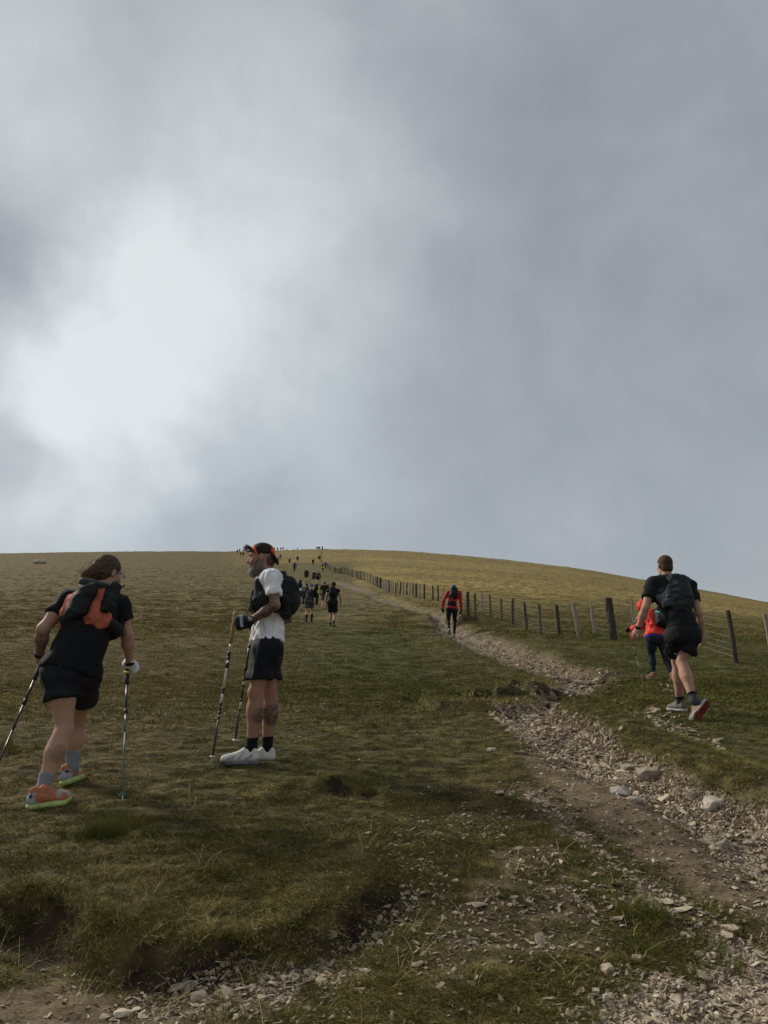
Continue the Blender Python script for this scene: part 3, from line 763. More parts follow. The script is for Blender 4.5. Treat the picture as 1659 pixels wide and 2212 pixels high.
    for i, (tp, bs, tone, w) in enumerate(P):
        g = ground(*bs); top = at(tp[0], tp[1], g[1])
        h = float(np.clip(top[2] - g[2], .85, 1.6)); lean = (top[0] - g[0]) / max(h, .3)
        w = w * (1.0 if w < .12 or tone == 'k' else .86)
        V, F = post_mesh(h, w, w * .8, i, .35 if tone == 'k' else 0)
        o = mesh_from('fence_post', V, F, {'d': M_WD, 'k': M_WD, 'm': M_WM, 'l': M_WL}[tone], smooth=False, parent=root)
        o.location = tuple(g - g0); o.rotation_euler = (0, math.atan(np.clip(lean, -.2, .2)) + (random.uniform(-.05, .05) if i > 38 else 0), random.uniform(-.3, .3)); o.scale = (1, 1, random.uniform(.92, 1.08) if i > 38 else 1)
        if tone == 'k': o['label'] = 'thick dark straining post'
        if i < 75: tops.append((g, h, np.clip(lean, -.2, .2)))
    # wires: barbed strand on top and stock netting lines below
    order = sorted([t for t in tops if t[0][1] > 0], key=lambda t: (t[0][1] > 24.5, t[0][1]))
    run = [tops[1], tops[0]] + tops[2:]
    run = run[:70]
    for k, fr in enumerate((.94, .80, .64, .48, .34, .22, .10)):
        pts = []
        for i, (g, h, ln) in enumerate(run):
            p = g + np.array([ln * h * fr, -.055, h * fr])
            if i:
                q = pts[-1]; 
                if np.linalg.norm(p - q) > 1.2: pts.append((p + q) / 2 - np.array([0, 0, .02]))
            pts.append(p)
        # extend out of frame on the right
        e = run[0][0] + np.array([3.2, -1.0, 0]); e[2] = zfine(e[0], e[1]) + 1.1 * fr; pts.insert(0, e)
        V, F = tube(pts, .0024 if k else .003, 4)
        if k == 0:
            for i in range(len(pts) - 1):    # barbs
                a, b = pts[i], pts[i + 1]
                if a[1] > 40: break
                m_ = int(np.linalg.norm(b - a) / .15)
                for j in range(1, m_):
                    p = a + (b - a) * j / m_; n = len(V); V += [p + np.array([0, 0, .018]), p + np.array([.006, 0, 0]), p - np.array([0, 0, .016]), p - np.array([.006, 0, 0])]; F.append((n, n + 1, n + 2, n + 3))
        mesh_from('wire', np.array(V) - g0, F, M_WIRE, smooth=False, parent=root)
    # netting verticals
    V = []; F = []
    for i in range(len(run) - 1):
        (g, h, l), (g2, h2, l2) = run[i], run[i + 1]
        if g[1] > 40: break
        d = np.linalg.norm(g2 - g); m_ = max(int(d / .32), 1)
        for j in range(m_):
            t = (j + .5) / m_; a = g + (g2 - g) * t; hh = h + (h2 - h) * t; a = a + np.array([0, -.055, 0])
            v, f = tube([a + [0, 0, hh * .10], a + [l * hh * .8, 0, hh * .80 - .01]], .0014, 3); n = len(V); V += v; F += [tuple(q + n for q in ff) for ff in f]
    o = mesh_from('stay_wire', np.array(V) - g0, F, M_WIRE, smooth=False, parent=root); o['kind'] = 'stuff'
    # second fence on the skyline
    root2 = bpy.data.objects.new('skyline_fence', None); COL.objects.link(root2)
    setp(root2, 'thin line of distant posts standing along the skyline left of centre', 'fence')
    b0 = None
    T = lambda x, y: ((1130 + x * 200 / 1659) * .54004, (2170 + y * 200 / 1659) * .54004)
    for i, (x, yt, yb, w) in enumerate(((95, 215, 245, .15), (175, 200, 243, .18), (372, 180, 240, .15), (502, 165, 236, .3), (642, 178, 228, .2), (1322, 130, 218, .55), (1300, 250, 390, .2), (1280, 370, 600, .2), (-830, 190, 245, .2))):
        u, vb = T(x, yb); _, vt = T(x, yt)
        g = hit(u, vb + 1.5, zfine); top = at(u, vt, g[1]); h = max(top[2] - g[2], .9)
        if b0 is None: b0 = g.copy(); root2.location = tuple(b0)
        V, F = post_mesh(h, w, w, 900 + i); o = mesh_from('fence_post', V, F, M_WM if x in (1300, 1280) else M_WD, smooth=False, parent=root2); o.location = tuple(g - b0)
def y_ok(x): return True
build_fence()
# ============================================================ body modelling: rounded volumes blended into one skin
def nrm(v):
    v = np.asarray(v, float); return v / (np.linalg.norm(v) + 1e-12)
def perp(v, d):
    v = np.asarray(v, float); d = nrm(d); return nrm(v - d * (v @ d))
def lerp(a, b, t): return np.asarray(a) * (1 - t) + np.asarray(b) * t
def RC(a, b, ra, rb, k=.02, f=None, flat=1.0, cuts=(), sub=False):
    return dict(t='rc', a=np.asarray(a, float), b=np.asarray(b, float), ra=ra, rb=rb, k=k, f=None if f is None else nrm(f), flat=flat, cuts=list(cuts), sub=sub)
def EL(c, r, ax, k=.02, sub=False, cuts=()):
    return dict(t='el', c=np.asarray(c, float), r=np.asarray(r, float), ax=np.asarray(ax, float), k=k, cuts=list(cuts), sub=sub)
def BX(c, hs, ax, rd=.02, k=.02, cuts=(), taper=0, sub=False):
    return dict(t='bx', c=np.asarray(c, float), h=np.asarray(hs, float), ax=np.asarray(ax, float), rd=rd, k=k, cuts=list(cuts), taper=taper, sub=sub)
def grow(prims, d, **kw):
    out = []
    for p in prims:
        q = dict(p)
        if q['t'] == 'rc': q['ra'] = q['ra'] + d; q['rb'] = q['rb'] + d
        elif q['t'] == 'el': q['r'] = q['r'] + d
        else: q['h'] = q['h'] + d
        q.update(kw); out.append(q)
    return out
def with_cut(prims, pt, n):
    out = []
    for p in prims:
        q = dict(p); q['cuts'] = q['cuts'] + [(np.asarray(pt, float), nrm(n))]; out.append(q)
    return out
def _ev(p, P):
    if p['t'] == 'rc':
        q = P - p['a']; ab = p['b'] - p['a']
        if p['f'] is not None and p['flat'] != 1:
            g = (1 / p['flat'] - 1); q = q + (q @ p['f'])[..., None] * p['f'] * g; ab = ab + (ab @ p['f']) * p['f'] * g
        t = np.clip((q @ ab) / (ab @ ab + 1e-12), 0, 1)
        d = np.sqrt(((q - t[..., None] * ab) ** 2).sum(-1)) - (p['ra'] + (p['rb'] - p['ra']) * t)
        if p['flat'] < 1: d = d * (.5 + .5 * p['flat'])
    elif p['t'] == 'el':
        q = (P - p['c']) @ p['ax'].T
        k0 = np.sqrt(((q / p['r']) ** 2).sum(-1)); k1 = np.sqrt(((q / p['r'] ** 2) ** 2).sum(-1)) + 1e-9
        d = k0 * (k0 - 1) / k1
    else:
        q = (P - p['c']) @ p['ax'].T
        if p['taper']: s = 1 - p['taper'] * np.clip(q[..., 2] / p['h'][2], -1, 1); q = q / np.stack([s, s, np.ones_like(s)], -1)
        q = np.abs(q) - (p['h'] - p['rd'])
        d = np.sqrt((np.maximum(q, 0) ** 2).sum(-1)) + np.minimum(q.max(-1), 0) - p['rd']
    for c, n in p['cuts']: d = np.maximum(d, (P - c) @ n)
    return d
def _bb(p):
    if p['t'] == 'rc': return np.minimum(p['a'] - p['ra'], p['b'] - p['rb']), np.maximum(p['a'] + p['ra'], p['b'] + p['rb'])
    r = float(np.linalg.norm(p['h'])) if p['t'] == 'bx' else None
    e = np.sqrt((((p['ax'] * (p['h'] if p['t'] == 'bx' else p['r'])[:, None])) ** 2).sum(0)) if p['t'] == 'el' else np.abs(p['ax'] * p['h'][:, None]).sum(0)
    return p['c'] - e, p['c'] + e
def volume(prims, h):
    """blend the volumes and wrap one surface around them"""
    lo = np.min([_bb(p)[0] for p in prims if not p['sub']], 0) - 3 * h; hi = np.max([_bb(p)[1] for p in prims if not p['sub']], 0) + 3 * h
    n = np.ceil((hi - lo) / h).astype(int) + 1
    G = np.full(n, .2, np.float32)
    for p in prims:
        a, b = _bb(p); pad = max(p['k'], 2 * h) + h
        i0 = np.clip(((a - pad - lo) / h).astype(int), 0, n - 1); i1 = np.clip(np.ceil((b + pad - lo) / h).astype(int) + 1, 1, n)
        if np.any(i1 <= i0): continue
        ax = [lo[k] + h * np.arange(i0[k], i1[k]) for k in range(3)]
        P = np.stack(np.meshgrid(*ax, indexing='ij'), -1); d = _ev(p, P)
        sl = tuple(slice(i0[k], i1[k]) for k in range(3)); g = G[sl]; k = p['k']
        if p['sub']:
            d = -d; w = np.maximum(k - np.abs(g - d), 0) / k; G[sl] = np.maximum(g, d) + w * w * k * .25
        else:
            w = np.maximum(k - np.abs(g - d), 0) / k; G[sl] = np.minimum(g, d) - w * w * k * .25
    s = G < 0; nx, ny, nz = n
    c = np.zeros((nx - 1, ny - 1, nz - 1), np.int8)
    for dx in (0, 1):
        for dy in (0, 1):
            for dz in (0, 1): c += s[dx:nx - 1 + dx, dy:ny - 1 + dy, dz:nz - 1 + dz]
    ci = np.argwhere((c > 0) & (c < 8))
    if len(ci) == 0: return np.zeros((0, 3)), np.zeros((0, 4), int)
    idx = np.full(c.shape, -1, np.int32); idx[tuple(ci.T)] = np.arange(len(ci))
    acc = np.zeros((len(ci), 3)); cnt = np.zeros(len(ci))
    cor = [(0, 0, 0), (1, 0, 0), (0, 1, 0), (1, 1, 0), (0, 0, 1), (1, 0, 1), (0, 1, 1), (1, 1, 1)]
    for a, b in ((0, 1), (2, 3), (4, 5), (6, 7), (0, 2), (1, 3), (4, 6), (5, 7), (0, 4), (1, 5), (2, 6), (3, 7)):
        A = ci + cor[a]; B = ci + cor[b]; ga = G[tuple(A.T)]; gb = G[tuple(B.T)]; m = (ga < 0) != (gb < 0)
        t = np.where(m, ga / (ga - gb + 1e-12), 0)
        acc += np.where(m[:, None], np.array(cor[a]) + t[:, None] * (np.array(cor[b]) - np.array(cor[a])), 0); cnt += m
    V = lo + h * (ci + acc / cnt[:, None])
    F = []
    for axis in range(3):
        o1, o2 = [(1, 2), (2, 0), (0, 1)][axis]
        sl0 = [slice(1, -1)] * 3; sl1 = [slice(1, -1)] * 3; sl0[axis] = slice(0, -1); sl1[axis] = slice(1, None)
        A = s[tuple(sl0)]; B = s[tuple(sl1)]; e = np.argwhere(A != B)
        if len(e) == 0: continue
        fl = A[tuple(e.T)]; base = e + 1; base[:, axis] -= 1
        q = []
        for da, db in ((0, 0), (1, 0), (1, 1), (0, 1)):
            k = base.copy(); k[:, o1] -= da; k[:, o2] -= db; q.append(idx[tuple(k.T)])
        q = np.stack(q, 1); q = np.where(fl[:, None], q, q[:, ::-1]); F.append(q[(q >= 0).all(1)])
    return V, np.concatenate(F)
def vnormals(V, F):
    n = np.cross(V[F[:, 2]] - V[F[:, 0]], V[F[:, 3]] - V[F[:, 1]]); N_ = np.zeros_like(V)
    for k in range(4): np.add.at(N_, F[:, k], n)
    return N_ / (np.linalg.norm(N_, axis=1, keepdims=True) + 1e-12)
def folds(V, F, amp, fr=(14, 14, 5), ax=None, seed=0):
    """cloth creases pushed in and out of the surface"""
    if amp <= 0 or len(V) == 0: return V
    P = V @ np.asarray(ax).T if ax is not None else V
    P = P * np.asarray(fr)
    w = vnoise3(P * .35 + 3, seed + 5)
    n = vnoise3(P + w[:, None] * 1.6, seed); n = 1 - 2.6 * np.abs(n); n2 = vnoise3(P * 2.3 + w[:, None], seed + 9)
    return V + vnormals(V, F) * (amp * (n * .75 + n2 * .45 + .15))[:, None]

# ------------------------------------------------------------ materials for people
def skin_mat(name, c, red=.5):
    m, t, b = newmat(name)
    tc = N(t, 'ShaderNodeTexCoord'); n = N(t, 'ShaderNodeTexNoise', ins={'Scale': 13.0, 'Detail': 4.0}); L(t, tc.outputs['Object'], n.inputs['Vector'])
    mx = N(t, 'ShaderNodeMix', data_type='RGBA'); mx.inputs[6].default_value = (*c, 1); mx.inputs[7].default_value = (c[0] * 1.02, c[1] * (1 - .42 * red), c[2] * (1 - .42 * red), 1)
    L(t, math_n(t, 'MULTIPLY_ADD', n.outputs['Fac'], 1.9, -.55, clamp=True), mx.inputs[0])
    tt = N(t, 'ShaderNodeAttribute', attribute_name='ink'); n2 = N(t, 'ShaderNodeTexNoise', ins={'Scale': 55.0, 'Detail': 4.0, 'Distortion': 1.5}); L(t, tc.outputs['Object'], n2.inputs['Vector'])
    f = math_n(t, 'MULTIPLY', tt.outputs['Fac'], math_n(t, 'MULTIPLY_ADD', n2.outputs['Fac'], 5, -1.7, clamp=True), clamp=True)
    m2 = N(t, 'ShaderNodeMix', data_type='RGBA'); L(t, mx.outputs[2], m2.inputs[6]); m2.inputs[7].default_value = (.035, .036, .040, 1); L(t, math_n(t, 'MULTIPLY', f, .85), m2.inputs[0])
    hr = N(t, 'ShaderNodeAttribute', attribute_name='hair'); m3 = N(t, 'ShaderNodeMix', data_type='RGBA'); L(t, m2.outputs[2], m3.inputs[6]); m3.inputs[7].default_value = (.035, .022, .014, 1); L(t, hr.outputs['Fac'], m3.inputs[0])
    L(t, m3.outputs[2], b.inputs['Base Color']); b.inputs['Roughness'].default_value = .62; b.inputs['Specular IOR Level'].default_value = .22
    b.inputs['Subsurface Weight'].default_value = .08; b.inputs['Subsurface Radius'].default_value = (.01, .004, .002)
    n3 = N(t, 'ShaderNodeTexNoise', ins={'Scale': 140.0, 'Detail': 2.0}); L(t, tc.outputs['Object'], n3.inputs['Vector'])
    bp = N(t, 'ShaderNodeBump', ins={'Strength': .25, 'Distance': .002}); L(t, n3.outputs['Fac'], bp.inputs['Height']); L(t, bp.outputs[0], b.inputs['Normal'])
    return m
SKIN = skin_mat('fair_skin', (.40, .25, .18), .4); SKIN2 = skin_mat('weathered_skin', (.32, .19, .135), .5)
_cm = {}
def cloth(c, rough=.85, bump=.5, name='cloth', sheen=0):
    k = (tuple(c), rough, name)
    if k not in _cm: _cm[k] = mat(name, c, rough, .18, 18, bump, 55, spec=.25, bdist=.006)
    return _cm[k]
BLACK = (.007, .007, .009); NAVY = (.006, .007, .012); CHAR = (.035, .037, .042)

# ------------------------------------------------------------ figure from joints
def ik(a, b, l1, l2, bend):
    d = b - a; L_ = np.linalg.norm(d); L_ = min(L_, (l1 + l2) * .999); u = nrm(d); x = (l1 * l1 - l2 * l2 + L_ * L_) / (2 * L_); y = math.sqrt(max(l1 * l1 - x * x, 0)); return a + u * x + perp(bend, u) * y
def hand(w, d, n, t, s=1.0, curl=(.35, .4, .3), k=.008, spread=.0, grip=False):
    """palm and five fingers; d along the hand, n where the palm faces, t the thumb's side"""
    d = nrm(d); n = perp(n, d); t = np.cross(d, n) if np.cross(d, n) @ np.asarray(t) > 0 else -np.cross(d, n)
    P = [RC(w, w + d * .03 * s, .026 * s, .030 * s, .02, n, .7), RC(w + d * .03 * s + t * .012 * s, w + d * .078 * s + t * .024 * s, .024 * s, .020 * s, .015, n, .62),
         RC(w + d * .03 * s - t * .012 * s, w + d * .075 * s - t * .024 * s, .024 * s, .019 * s, .015, n, .62)]
    for i, (ln, off) in enumerate(((.072, .031), (.080, .010), (.075, -.011), (.060, -.031))):
        p = w + d * (.086 - abs(off - .01) * .12) * s + t * off * s; r = (.0092 - .0008 * i) * s; a = 0
        for j, fr in enumerate((.44, .31, .25)):
            a += curl[j] * (1 + .12 * i); q = p + (d * math.cos(a) + n * math.sin(a) + t * (spread * (1.5 - i))) * ln * fr * s
            P.append(RC(p, q, r, r * .9, k)); p = q; r *= .9
    b0 = w + d * .028 * s + t * .026 * s; b1 = b0 + nrm(d * .75 + t * .65 + n * (.35 if not grip else .8)) * .042 * s; b2 = b1 + nrm(d * .9 + t * (.2 if not grip else -.5) + n * (.35 if not grip else .7)) * .034 * s
    P += [RC(w + d * .015 * s, b0, .018 * s, .015 * s, .012), RC(b0, b1, .0125 * s, .0105 * s, k), RC(b1, b2, .0105 * s, .0085 * s, k)]
    return P
def head_prims(c, f, u, s=1.0, big=False):
    f = nrm(f); u = perp(u, f); r = np.cross(f, u); ax = np.array([r, f, u])
    def q(x, y, z): return c + s * (r * x + f * y + u * z)
    P = [EL(q(0, -.012, .032), np.array([.076, .097, .086]) * s, ax, .03), EL(q(0, .030, -.035), np.array([.060, .062, .080]) * s, ax, .03),
         RC(q(0, .052, -.088), q(0, .066, -.096), .026 * s, .020 * s, .03), RC(q(-.045, 0, -.065), q(-.012, .058, -.095), .024 * s, .022 * s, .025), RC(q(.045, 0, -.065), q(.012, .058, -.095), .024 * s, .022 * s, .025)]
    if not big:
        P += [RC(q(0, .084, .016), q(0, .108, -.022), .0085 * s, .0115 * s, .012), RC(q(-.012, .094, -.027), q(.012, .094, -.027), .009 * s, .009 * s, .008),
              RC(q(-.036, .078, .026), q(.036, .078, .026), .012 * s, .012 * s, .016), RC(q(-.022, .083, -.053), q(.022, .083, -.053), .0075 * s, .0075 * s, .007), RC(q(-.018, .081, -.064), q(.018, .081, -.064), .008 * s, .008 * s, .007),
              EL(q(-.042, .062, -.020), np.array([.022, .018, .020]) * s, ax, .02), EL(q(.042, .062, -.020), np.array([.022, .018, .020]) * s, ax, .02),
              EL(q(-.031, .094, .006), np.array([.015, .012, .010]) * s, ax, .01, sub=True), EL(q(.031, .094, .006), np.array([.015, .012, .010]) * s, ax, .01, sub=True)]
        for sd in (-1, 1):
            P += [EL(q(sd * .080, -.008, -.006), np.array([.008, .019, .032]) * s, ax, .008), EL(q(sd * .088, -.004, -.004), np.array([.004, .010, .019]) * s, ax, .004, sub=True)]
    else:
        for sd in (-1, 1): P += [EL(q(sd * .080, -.008, -.006), np.array([.010, .019, .032]) * s, ax, .01)]
    return P, q, ax
def figure(J, o):
    """all the volumes of a body, limb by limb"""
    f = nrm(J['f']); w = o.get('w', 1.0); g = o.get('girth', 1.0); B = {}
    up = nrm(J['cst'] - J['pel']); f = perp(f, up); side = nrm(J['hipR'] - J['hipL'])
    wst = J.get('wst', lerp(J['pel'], J['cst'], .45))
    hr = o.get('hipr', .100) * g
    B['pelvis'] = [RC(J['hipL'], J['hipR'], hr, hr, .05, f, .95), RC(J['pel'], wst, .135 * g, .125 * g * o.get('waist', 1), .05, f, .74)]
    for sd in 'LR': B['pelvis'].append(RC(J['hip' + sd] - f * .035 + up * .01, J['hip' + sd] - f * .03 - up * .05, .080 * g * o.get('glute', 1), .072 * g * o.get('glute', 1), .04))
    B['trunk'] = [RC(wst, J['cst'], .128 * g * o.get('waist', 1), .158 * g * o.get('chest', 1), .06, f, .68 * o.get('depth', 1) / o.get('chest', 1)), RC(J['cst'], lerp(J['cst'], J['nck'], .55), .150 * g * o.get('chest', 1), .115 * g, .05, f, .66 * o.get('depth', 1)), RC(lerp(J['shL'], J['nck'], .12), lerp(J['shR'], J['nck'], .12), .062 * w, .062 * w, .05),
                  RC(J['nck'] - up * .04, J['shL'], .055, .05, .05), RC(J['nck'] - up * .04, J['shR'], .055, .05, .05), RC(wst + f * .03 * g, lerp(wst, J['pel'], .6) + f * .035 * g, .10 * g, .10 * g, .05, f, .8)]
    if o.get('bust'): B['trunk'] += [EL(J['cst'] + f * .10 + side * x - up * .03, [.065, .05, .06], np.array([side, f, up]), .04) for x in (-.07, .07)]
    c = o.get('calf', 1.0); th = o.get('thigh', 1.0)
    for sd in 'LR':
        h_, k_, a_ = J['hip' + sd], J['kn' + sd], J['an' + sd]; kb = o.get('kneef', f); sh = nrm(a_ - k_); bk = -perp(kb if abs(nrm(kb) @ sh) < .95 else f, sh)
        B['thigh' + sd] = [RC(h_, lerp(h_, k_, .5), .088 * th, .078 * th, .04), RC(lerp(h_, k_, .45), k_, .078 * th, .052 * th, .04)]
        B['shin' + sd] = [RC(k_, lerp(k_, a_, .35), .049 * th, .050 * c, .03), RC(lerp(k_, a_, .3), a_, .050 * c, .034, .03), RC(lerp(k_, a_, .14) + bk * .022, lerp(k_, a_, .42) + bk * .020, .036 * c, .040 * c, .035), RC(lerp(k_, a_, .42) + bk * .020, lerp(k_, a_, .75) + bk * .012, .040 * c, .022, .03),
                          EL(k_ - bk * .028, [.030, .024, .034], np.array([np.cross(bk, sh), bk, sh]), .025), RC(a_, a_ + nrm(J['toe' + sd] - J['heel' + sd]) * .03 - bk * 0 + (J['heel' + sd] - a_) * .3, .034, .032, .02)]
        s_, e_, w_ = J['sh' + sd], J['el' + sd], J['wr' + sd]; am = o.get('arm', 1.0)
        B['upper' + sd] = [RC(s_, lerp(s_, e_, .5), .054 * am, .046 * am, .03), RC(lerp(s_, e_, .5), e_, .047 * am, .037 * am, .03)]
        B['fore' + sd] = [RC(e_, lerp(e_, w_, .35), .038 * am, .040 * am, .025), RC(lerp(e_, w_, .35), w_, .040 * am, .026, .025, o.get('armn'), .85 if o.get('armn') is not None else 1)]
        B['hand' + sd] = J.get('handprims' + sd) or hand(w_, w_ - e_, J.get('palm' + sd, side * (1 if sd == 'L' else -1)), f, o.get('hs', 1.0), J.get('curl' + sd, (.35, .45, .3)))
    B['neck'] = [RC(J['nck'] - up * .02, J['hd'] - J['hu'] * .055 - J['hf'] * .02, .056, .054, .03)]
    B['head'], J['hq'], J['hax'] = head_prims(J['hd'], J['hf'], J['hu'], o.get('hscale', 1.0), o.get('simplehead', False))
    return B
def shoe_prims(heel, toe, up, s=1.0, th=0.0):
    d = nrm(toe - heel); L_ = np.linalg.norm(toe - heel); up = perp(up, d); r = np.cross(d, up)
    q = lambda x, y, z: heel + d * x * L_ + r * y * s + up * z * s
    fl_ = .45 + th * 12; zc = .016 + th * .5
    sole = [RC(q(.10, 0, zc), q(.45, .002, zc), .040 * s, .037 * s, .012, up, fl_), RC(q(.45, .002, zc), q(.72, .004, zc - .002), .037 * s, .049 * s, .012, up, fl_ - .03), RC(q(.72, .004, zc - .002), q(.88, 0, zc + .008), .049 * s, .034 * s, .012, up, fl_ - .06)]
    sole = with_cut(sole, q(0, 0, 0.002), -up)
    q0 = q; q = lambda x, y, z: q0(x, y, z + th)
    upper = [RC(q(.14, 0, .045), q(.45, 0, .042), .034 * s, .033 * s, .02), RC(q(.45, 0, .042), q(.74, .004, .032), .033 * s, .038 * s, .02, up, .85), RC(q(.74, .004, .032), q(.87, 0, .031), .039 * s, .031 * s, .02, up, .9),
             RC(q(.13, 0, .05), q(.12, 0, .088), .034 * s, .026 * s, .015), RC(q(.30, 0, .06), q(.36, 0, .096), .034 * s, .020 * s, .02), RC(q(.36, 0, .085), q(.60, 0, .055), .026 * s, .024 * s, .02)]
    upper = with_cut(upper, q(0, 0, .018), -up)
    return sole, upper, q, d, up, r
class Man:
    def __init__(self, name, base, label, group=None, h=.007):
        self.o = bpy.data.objects.new(name, None); COL.objects.link(self.o); self.o.location = tuple(base); self.b = np.asarray(base, float); self.h = h
        setp(self.o, label, 'person', group)
    def add(self, name, prims, m, h=None, fold=0, fr=(14, 14, 5), ax=None, seed=0, label=None, parent=None, post=None):
        V, F = volume(prims, h or self.h)
        if len(F) == 0: return None
        if fold: V = folds(V, F, fold, fr, ax, seed)
        if post: V = post(V)
        o = mesh_from(name, V - self.b, F, m, True, parent=parent or self.o)
        if label: o['label'] = label
        return o
    def tubes(self, name, paths, rad, m, seg=6, parent=None, kind=None):
        V = []; F = []
        for p in paths:
            v, f = tube(p, rad, seg); n = len(V); V += list(v); F += [tuple(i + n for i in ff) for ff in f]
        o = mesh_from(name, np.array(V) - self.b, F, m, True, parent=parent or self.o)
        if kind: o['kind'] = kind
        return o
def ink(o, base, spots):
    co = np.zeros(len(o.data.vertices) * 3, np.float32); o.data.vertices.foreach_get('co', co); P = co.reshape(-1, 3) + base
    v = np.zeros(len(P))
    for c, r, k in spots: v = np.maximum(v, k * sstep(1.15, .75, np.linalg.norm(P - c, axis=1) / r))
    fattr(o.data, 'ink', v)
FEET = []
def garments(M, J, B, o):
    """dress a figure"""
    h = M.h; up = nrm(J['cst'] - J['pel']); f = perp(J['f'], up); side = np.cross(f, up); ax = np.array([side, f, up])
    cl = o.get('clearance', .014) + .004
    body = []
    for k_, v in B.items():
        if k_ == 'pelvis' or k_ == 'trunk': body += grow(v, -.016)
    for sd in 'LR': body += grow(B['thigh' + sd][:1], -.006) + B['thigh' + sd][1:] + B['shin' + sd] + B['upper' + sd] + B['fore' + sd] + B['hand' + sd]
    body += B['neck'] + B['head'] + o.get('extra_body', [])
    bo = M.add('body', body, o.get('skin', SKIN))
    # top
    if o.get('top'):
        hem = lerp(J['pel'], J['cst'], o.get('hem', -.05))
        T = with_cut(grow(B['trunk'] + B['pelvis'], cl), hem, -up)
        T = with_cut(T, J['nck'] + up * o.get('collar', .015), up)
        if o.get('flare'): T += with_cut([RC(lerp(J['pel'], J['cst'], .5), lerp(J['pel'], J['cst'], -.15), .13 * o.get('girth', 1), .15 * o.get('girth', 1) * o['flare'], .05, f, .80)], hem, -up)
        sl = o.get('sleeve', .55); sc = o.get('sleeve_w', .016)
        for sd in 'LR':
            s_, e_, w_ = J['sh' + sd], J['el' + sd], J['wr' + sd]
            if sl <= 0: continue
            if sl < 1:
                q = grow(B['upper' + sd], sc); q[1]['rb'] += o.get('slflare', .005)
                T += with_cut(q, lerp(s_, e_, sl), e_ - s_)
            else:
                T += grow(B['upper' + sd], sc) + with_cut(grow(B['fore' + sd], sc), lerp(e_, w_, .98), w_ - e_)
        M.add('jacket' if o.get('jacket') else ('vest' if sl <= 0 else 'shirt'), T, o['topmat'], fold=o.get('tfold', .005) if h < .02 else 0, fr=o.get('tfr', (16, 16, 6)), ax=ax, seed=o.get('seed', 1))
        if o.get('hemband'):
            hb = lerp(J['pel'], J['cst'], o['hem'] - .14)
            M.add('base_layer', with_cut(with_cut(grow(B['trunk'] + B['pelvis'], cl - .004), hb, -up), hem + up * .01, up), o['hemband'])
    # bottom
    if o.get('bottom'):
        ln = o.get('leglen', .7); fl = o.get('bflare', .028); P_ = with_cut(grow(B['pelvis'], .009), lerp(J['pel'], J['cst'], o.get('btop', .22)), up)
        for sd in 'LR':
            h_, k_, a_ = J['hip' + sd], J['kn' + sd], J['an' + sd]
            if ln <= 1:
                e = lerp(h_, k_, ln); P_ += with_cut([RC(h_, e, .090 * o.get('thigh', 1) + fl * .5, .080 * o.get('thigh', 1) + fl, .035), RC(e, lerp(h_, k_, ln + .12), .080 * o.get('thigh', 1) + fl, .080 * o.get('thigh', 1) + fl * 1.1, .03)], e, o.get('hemdir', k_ - h_))
            else:
                P_ += grow(B['thigh' + sd], .008) + with_cut(grow(B['shin' + sd], .006), lerp(k_, a_, ln - 1), a_ - k_)
        M.add('shorts' if ln <= 1 else 'leggings', P_, o['botmat'], fold=o.get('bfold', .005) if h < .02 else 0, fr=(15, 15, 6), ax=ax, seed=o.get('seed', 1) + 40)
    for sd in 'LR':
        k_, a_ = J['kn' + sd], J['an' + sd]
        if o.get('sock'):
            sk = o.get('sock_h', .07); tp = a_ + nrm(k_ - a_) * sk
            M.add('sock', with_cut(with_cut(grow(B['shin' + sd], .005), tp, k_ - a_), a_ - nrm(k_ - a_) * .06, a_ - k_), o['sock'], h=min(h, .012))
        if o.get('glove'):
            M.add('glove', grow(B['hand' + sd], .0035) + [RC(J['wr' + sd] - nrm(J['wr' + sd] - J['el' + sd]) * .03, J['wr' + sd], .032, .030, .01)], o['glove'], h=min(h, .012))
    for sd in 'LR': J['heel' + sd] = J['heel' + sd] - np.array([0, 0, .010]); J['toe' + sd] = J['toe' + sd] - np.array([0, 0, .010]); FEET.append((lerp(J['heel' + sd], J['toe' + sd], .45), nrm(J['toe' + sd] - J['heel' + sd])))
    for sd in 'LR':
        so, upn, q, d, u_, r_ = shoe_prims(J['heel' + sd], J['toe' + sd], J.get('shup' + sd, np.array([0, -.15, 1.])), o.get('shs', 1.0), o.get('soleth', 0)); J['sq' + sd] = q
        if h < .02:
            s = M.add('shoe', upn, o['shoemat'], h=min(h, .006)); M.add('sole', so, o['solemat'], h=min(h, .006), parent=s); J['shoe' + sd] = s
        else: M.add('shoe', upn + so, o['shoemat'])
    return bo
